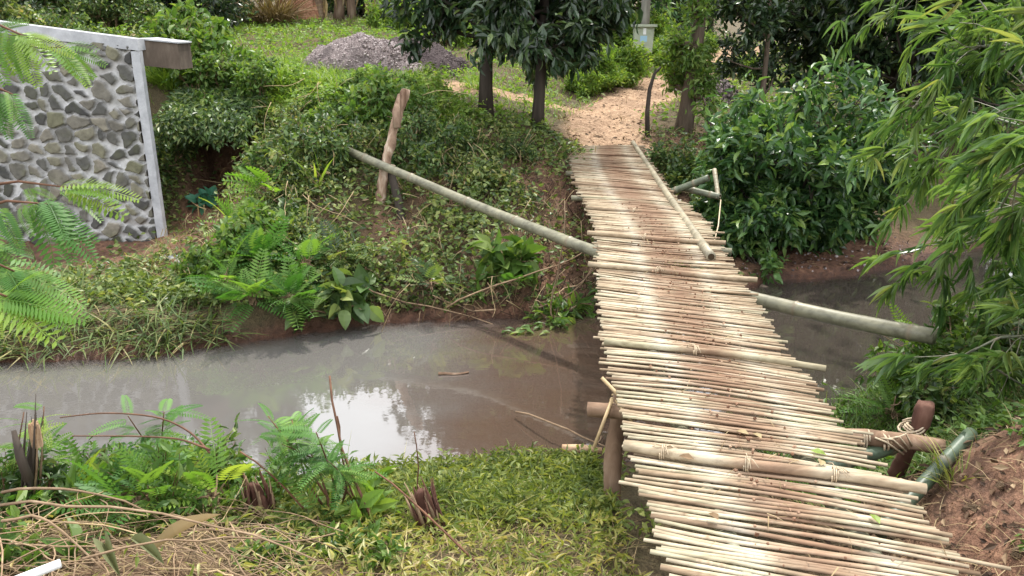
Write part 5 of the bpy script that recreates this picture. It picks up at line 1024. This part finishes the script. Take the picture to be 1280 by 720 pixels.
# ------------------------------------------------------------------ right bank bamboo
def bamboo(label,pts,seed,nb,Lb,leafL,rbase=.02,per=7,frm=.25,mat='bamboo_leaf',rev=False):
    rg=np.random.default_rng(seed); p=np.asarray(pts,float); e=thing('bamboo',label,'bamboo',p[0],'bamboo plants leaning over the right bank')
    n=16; s=np.r_[0,np.cumsum(np.linalg.norm(np.diff(p,axis=0),axis=1))]; s/=s[-1]; t=np.linspace(0,1,n)
    # smooth the culm
    c=np.stack([np.interp(t,s,p[:,i]) for i in range(3)],1)
    for _ in range(3): c[1:-1]=(c[:-2]+2*c[1:-1]+c[2:])/4
    mb=MB(); bamboo_tube(mb,c,rbase,rbase*.25,.3,8,.25,seed); mb.obj('culm',M['pole'],e,smooth=True)
    tw=MB(); cb=MB(); pos=[];dd=[];nn=[];ln=[];tt=[]
    for i in range(nb):
        f=rg.uniform(frm,1.)*(n-1); j=min(int(f),n-2); q=c[j]+(c[j+1]-c[j])*(f-j); ax=nrm(c[j+1]-c[j])
        sd=nrm(rg.normal(size=3)*[1,1,.5]); d=nrm(ax*.7+sd*.8+[0,0,.05]); l=Lb*rg.uniform(.5,1.2); m=6; pp=[q]
        for k2 in range(m-1):
            d=nrm(d+np.array([0,0,-.09])+rg.normal(0,.12,3)); pp.append(pp[-1]+d*l/(m-1))
        pp=np.array(pp); tw.tube(pp,np.linspace(.0045,.0018,m),4,.4,False)
        for w in range(4):                        # flat fans of leaves along the twig and at its tip
            g_=rg.uniform(.35,.95) if w else 1.; a=g_*(m-1); k2=min(int(a),m-2); qq=pp[k2]+(pp[k2+1]-pp[k2])*(a-k2); dr=nrm(nrm(pp[k2+1]-pp[k2])+rg.normal(0,.35,3)); up_=nrm(np.array([0,-.25,1.])+rg.normal(0,.45,3)); side=nrm(np.cross(dr,up_)); tone=rg.random()
            nl=rg.integers(4,8); sl=rg.uniform(.7,1.2)
            for z in range(nl):
                f2=(z+.5)/nl*2-1; an=f2*R(rg.uniform(42,62)); back=(1-abs(f2))*0.
                dv=nrm(dr*math.cos(an)+side*math.sin(an)+rg.normal(0,.09,3)+np.array([0,0,-.10-.12*rg.random()])); pos.append(qq-dr*leafL*.16*rg.random()); dd.append(dv); nn.append(nrm(up_+rg.normal(0,.2,3))); ln.append(leafL*sl*rg.uniform(.7,1.1)*(1.05-.35*abs(f2))); tt.append(np.clip(tone*.7+rg.random()*.3,0,1))
    ln=np.array(ln); cb.leaves(LANCE,np.array(pos),np.array(dd),np.array(nn),ln,ln*.105,np.array(tt)); tw.obj('branches',M['pole'],e,smooth=True); cb.obj('leaves',M[mat],e); return e
def BB(*pl): return [PD(a[0]+36,a[1],a[2]) for a in pl]
bamboo('bamboo plant arching down over the water above the end of the long pole',BB((1330,470,5.6),(1290,330,5.4),(1220,290,5.2),(1165,300,5.3),(1130,325,5.5)),301,20,.55,0.236,per=7)
bamboo('bamboo plant hanging low over the water beside the knobbly post',BB((1340,560,5.0),(1290,450,4.9),(1230,410,4.8),(1195,430,4.8),(1160,450,4.9)),302,17,.45,0.226,per=7)
bamboo('bamboo plant with long drooping sprays in the upper corner',BB((1400,300,5.4),(1330,120,5.6),(1240,40,5.8),(1160,60,6.2),(1105,140,6.6)),303,30,.75,0.256,per=7)
bamboo('bamboo plant with grey green sprays behind the others',BB((1380,420,6.5),(1300,220,6.6),(1220,130,6.8),(1170,150,7.2),(1120,230,7.6)),304,29,.75,0.267,per=7)
bamboo('nearest bamboo plant with large pale leaves at the picture edge',BB((1420,450,4.0),(1370,250,4.0),(1310,150,4.1),(1250,190,4.3),(1215,260,4.5)),305,26,.5,0.226,per=6)
bamboo('bamboo plant with yellowish leaves at mid height by the bank',BB((1400,480,4.6),(1340,350,4.6),(1290,260,4.7),(1250,240,4.9),(1205,270,5.1)),306,26,.5,0.226,per=7)
bamboo('tall upright bamboo plant at the back with bright top leaves',BB((1360,380,7.4),(1270,150,7.6),(1200,10,7.8),(1150,-60,8.0),(1095,10,8.4)),307,30,.85,0.267,per=7)
bamboo('small bamboo shoot with fine leaves above the green prop',BB((1300,520,4.7),(1240,480,4.7),(1190,450,4.7),(1150,440,4.8)),308,8,.3,0.164,.01,per=6)
bamboo('bamboo plant leaning in from beyond the picture corner',BB((1420,250,5.0),(1360,60,5.1),(1290,-20,5.3),(1230,20,5.6)),309,20,.65,0.246,per=7)
q=ground_at(1215,500); bush('bank_shrub','light green leafy shrub at the foot of the bamboo above the green prop',q+[0,.2,0],.5,.55,11,S2,8,.09,.45,M['mid'],M['twig'],310,elev=(5,80))
q=ground_at(1262,470); bush('bank_shrub','leafy shrub under the bamboo at the picture edge',q+[0,.1,0],.55,.6,11,S2,8,.10,.45,M['shrub'],M['twig'],311,elev=(5,80))
q=ground_at(1120,545); fern('feathery fern between the knobbly post and the water',q+[0,.1,.12],14,.34,M['fern'],312,FROND,.9)
q=ground_at(1160,490); fern('bright feathery fern above the knobbly post',q+[0,.2,.15],12,.4,M['fernhi'],313,FROND,.9)
q=ground_at(1195,600); tuft('green grass tuft between the post and the green prop',q,50,.22,.01,M['grass'],314,rad=.08)
# soil clods on the right bank
for i,(a,b_,s) in enumerate(((1215,640,.03),(1240,660,.022),(1190,690,.035),(1262,612,.028),(1230,600,.02),(1275,690,.03))):
    q=ground_at(a,b_,1.5); mb=MB(); rg=np.random.default_rng(320+i)
    for z in range(5): stones(mb,(q+rg.normal(0,s*.5,3)*[1,1,.3])[None],np.array([s]),rg)
    tag(mb.obj('soil_clod',M['soil'],origin=q),'reddish lump of soil on the bare slope right of the deck','clod','soil lumps on the right slope')
# ------------------------------------------------------------------ feathery tree whose branches hang in from the left
rg=np.random.default_rng(400); base=np.array([-4.6,3.3,H1(-4.6,3.3)])
e=thing('feathery_tree','bright feathery leaved tree whose hanging branches reach in front of the stone wall','tree',base)
mb=MB(); mb.tube(np.array([base-[0,0,.2],base+[.1,.1,1.2],base+[.25,.15,2.6],base+[.3,.2,4.2]]),[.09,.08,.065,.03],10,.5); mb.obj('trunk',M['bark'],e,smooth=True)
cb=MB(); ch=MB()
BR=[((-5,30,3.6),(60,60,3.4),3.0),((-20,100,3.4),(70,130,3.2),2.6),((-20,250,3.3),(110,240,3.3),2.2),((-30,310,3.2),(90,300,3.2),1.8),((-25,380,3.1),(80,385,3.3),1.3),((-20,225,3.6),(180,215,3.6),2.4),((-15,60,3.4),(150,80,3.6),2.8),((-30,340,3.3),(40,400,3.2),1.5),((-30,160,3.3),(25,190,3.2),2.2)]
SPEC=[[(-5,60,3.3,0.9,-.1),(20,50,3.3,1,-.35),(40,70,3.3,.8,-.5),(60,60,3.4,.5,-.7)]]
def br_(p0,p1,fr,mat):
    p0=PD(*p0); p1=PD(*p1); tr=base+[.2,.15,max(p0[2]-base[2]-.2,.3)]; tr[2]=min(tr[2],base[2]+4.0)
    m=MB(); m.tube(np.array([tr,(tr+p0)/2+[0,0,.08],p0,(p0+p1)/2+[0,0,.03],p1]),[.02,.014,.009,.006,.003],6,.5); m.obj('branch',M['stemred'],e,smooth=True)
    pos=[];d=[];nn=[];ln=[]
    for (t,px,py,L) in fr:
        q=p0*(1-t)+p1*t; dv=PD(px,py,(q[1]*CT-(q[2]-2)*ST)*1.0-.05)-q; pos.append(q); d.append(dv); nn.append(nrm(np.array([.1,-.55,1.])+rg.normal(0,.15,3))); ln.append(np.linalg.norm(dv)*L)
    mat.leaves(COMB,np.array(pos),np.array(d),np.array(nn),np.array(ln)*.78,np.array(ln)*.72)
    pos=np.array(pos); d=np.array(d); ln=np.array(ln)
    for z in range(2): mat.leaves(COMB2 if z else COMB,pos-d*.10,nrm(nrm(d)+rg.normal(0,.33,d.shape)),nrm(np.array(nn)+rg.normal(0,.2,d.shape)),ln*.75,ln*.7)
br_((-40,30,3.5),(30,45,3.4),[(.5,30,10,1),(.7,28,95,1.),(1,95,55,1.),(.9,50,110,1),(.3,5,110,1)],ch)
br_((-40,110,3.3),(20,120,3.3),[(.6,15,175,1),(.9,45,170,1),(.4,-5,150,1)],cb)
br_((-30,70,3.7),(80,60,3.7),[(1,135,70,1.),(.9,120,100,1)],ch)
br_((-40,235,3.6),(90,235,3.6),[(1,180,225,1),(.9,150,245,1),(.6,70,240,1)],ch)
br_((-40,265,3.3),(60,255,3.3),[(.9,130,320,1),(1,105,330,1),(.7,60,300,1),(.8,40,270,1),(.4,30,320,1)],cb)
br_((-40,330,3.1),(20,340,3.2),[(1,120,362,1),(.8,60,395,1),(.6,10,400,1),(.9,40,350,1)],cb)
br_((-40,370,3.0),(20,375,3.1),[(1,40,420,1),(.9,100,392,1),(.6,115,380,1),(.5,0,430,1)],ch)
br_((-40,300,3.4),(-5,310,3.4),[(.8,30,345,1),(1,40,300,1),(.6,0,360,1)],cb)
cb.obj('crown',M['fern'],e); ch.obj('crown',M['fernhi'],e)
# ------------------------------------------------------------------ light, sky, camera
SUN_EL,SUN_AZ=R(62),R(20)          # high, a little behind the far trees, to the right
w=bpy.data.worlds.new('World'); SC.world=w; w.use_nodes=True; nt=w.node_tree; nt.nodes.clear()
sk=nt.nodes.new('ShaderNodeTexSky'); sk.sky_type='NISHITA'; sk.sun_disc=False; sk.sun_elevation=SUN_EL; sk.sun_rotation=SUN_AZ; sk.dust_density=4.; sk.air_density=1.
tc=nt.nodes.new('ShaderNodeTexCoord'); mp=nt.nodes.new('ShaderNodeMapping'); mp.inputs['Scale'].default_value=(1.,1.,2.2); nz=nt.nodes.new('ShaderNodeTexNoise'); nz.inputs['Scale'].default_value=1.6; nz.inputs['Detail'].default_value=6
rp=nt.nodes.new('ShaderNodeValToRGB'); rp.color_ramp.elements[0].position=.32; rp.color_ramp.elements[0].color=(.55,)*3+(1,); rp.color_ramp.elements[1].position=.6
mx=nt.nodes.new('ShaderNodeMix'); mx.data_type='RGBA'; mx.inputs[7].default_value=(13.,13.2,13.6,1)
bgn=nt.nodes.new('ShaderNodeBackground'); bgn.inputs['Strength'].default_value=.14; ow=nt.nodes.new('ShaderNodeOutputWorld'); L_=nt.links.new
L_(tc.outputs['Generated'],mp.inputs[0]); L_(mp.outputs[0],nz.inputs['Vector']); L_(nz.outputs['Fac'],rp.inputs[0]); L_(rp.outputs[0],mx.inputs[0]); L_(sk.outputs[0],mx.inputs[6]); L_(mx.outputs[2],bgn.inputs[0]); L_(bgn.outputs[0],ow.inputs[0])
sd=bpy.data.lights.new('sun','SUN'); sd.energy=3.3; sd.angle=R(2); sd.color=(1,.95,.87); so=bpy.data.objects.new('sun',sd); COL.objects.link(so)
dv=Vector((math.sin(SUN_AZ)*math.cos(SUN_EL),math.cos(SUN_AZ)*math.cos(SUN_EL),math.sin(SUN_EL))); so.rotation_euler=dv.to_track_quat('Z','Y').to_euler(); so.location=dv*50
cd=bpy.data.cameras.new('camera'); cam=bpy.data.objects.new('camera',cd); COL.objects.link(cam); cam.location=CAM; cam.rotation_euler=(R(90)-TH,0,0); cd.sensor_width=36; cd.lens=36*1000/1280; cd.clip_end=2000; cd.clip_start=.05; SC.camera=cam
SC.view_settings.view_transform='Standard'; SC.view_settings.look='None'; SC.view_settings.exposure=0.72; SC.view_settings.gamma=1; SC.view_settings.use_curve_mapping=False
SC.render.engine='CYCLES'; SC.cycles.use_denoising=True; SC.cycles.max_bounces=6; SC.cycles.transparent_max_bounces=6; SC.cycles.diffuse_bounces=3; SC.cycles.caustics_reflective=False; SC.cycles.caustics_refractive=False
for o in bpy.data.objects:
    if '_used' in o: del o['_used']
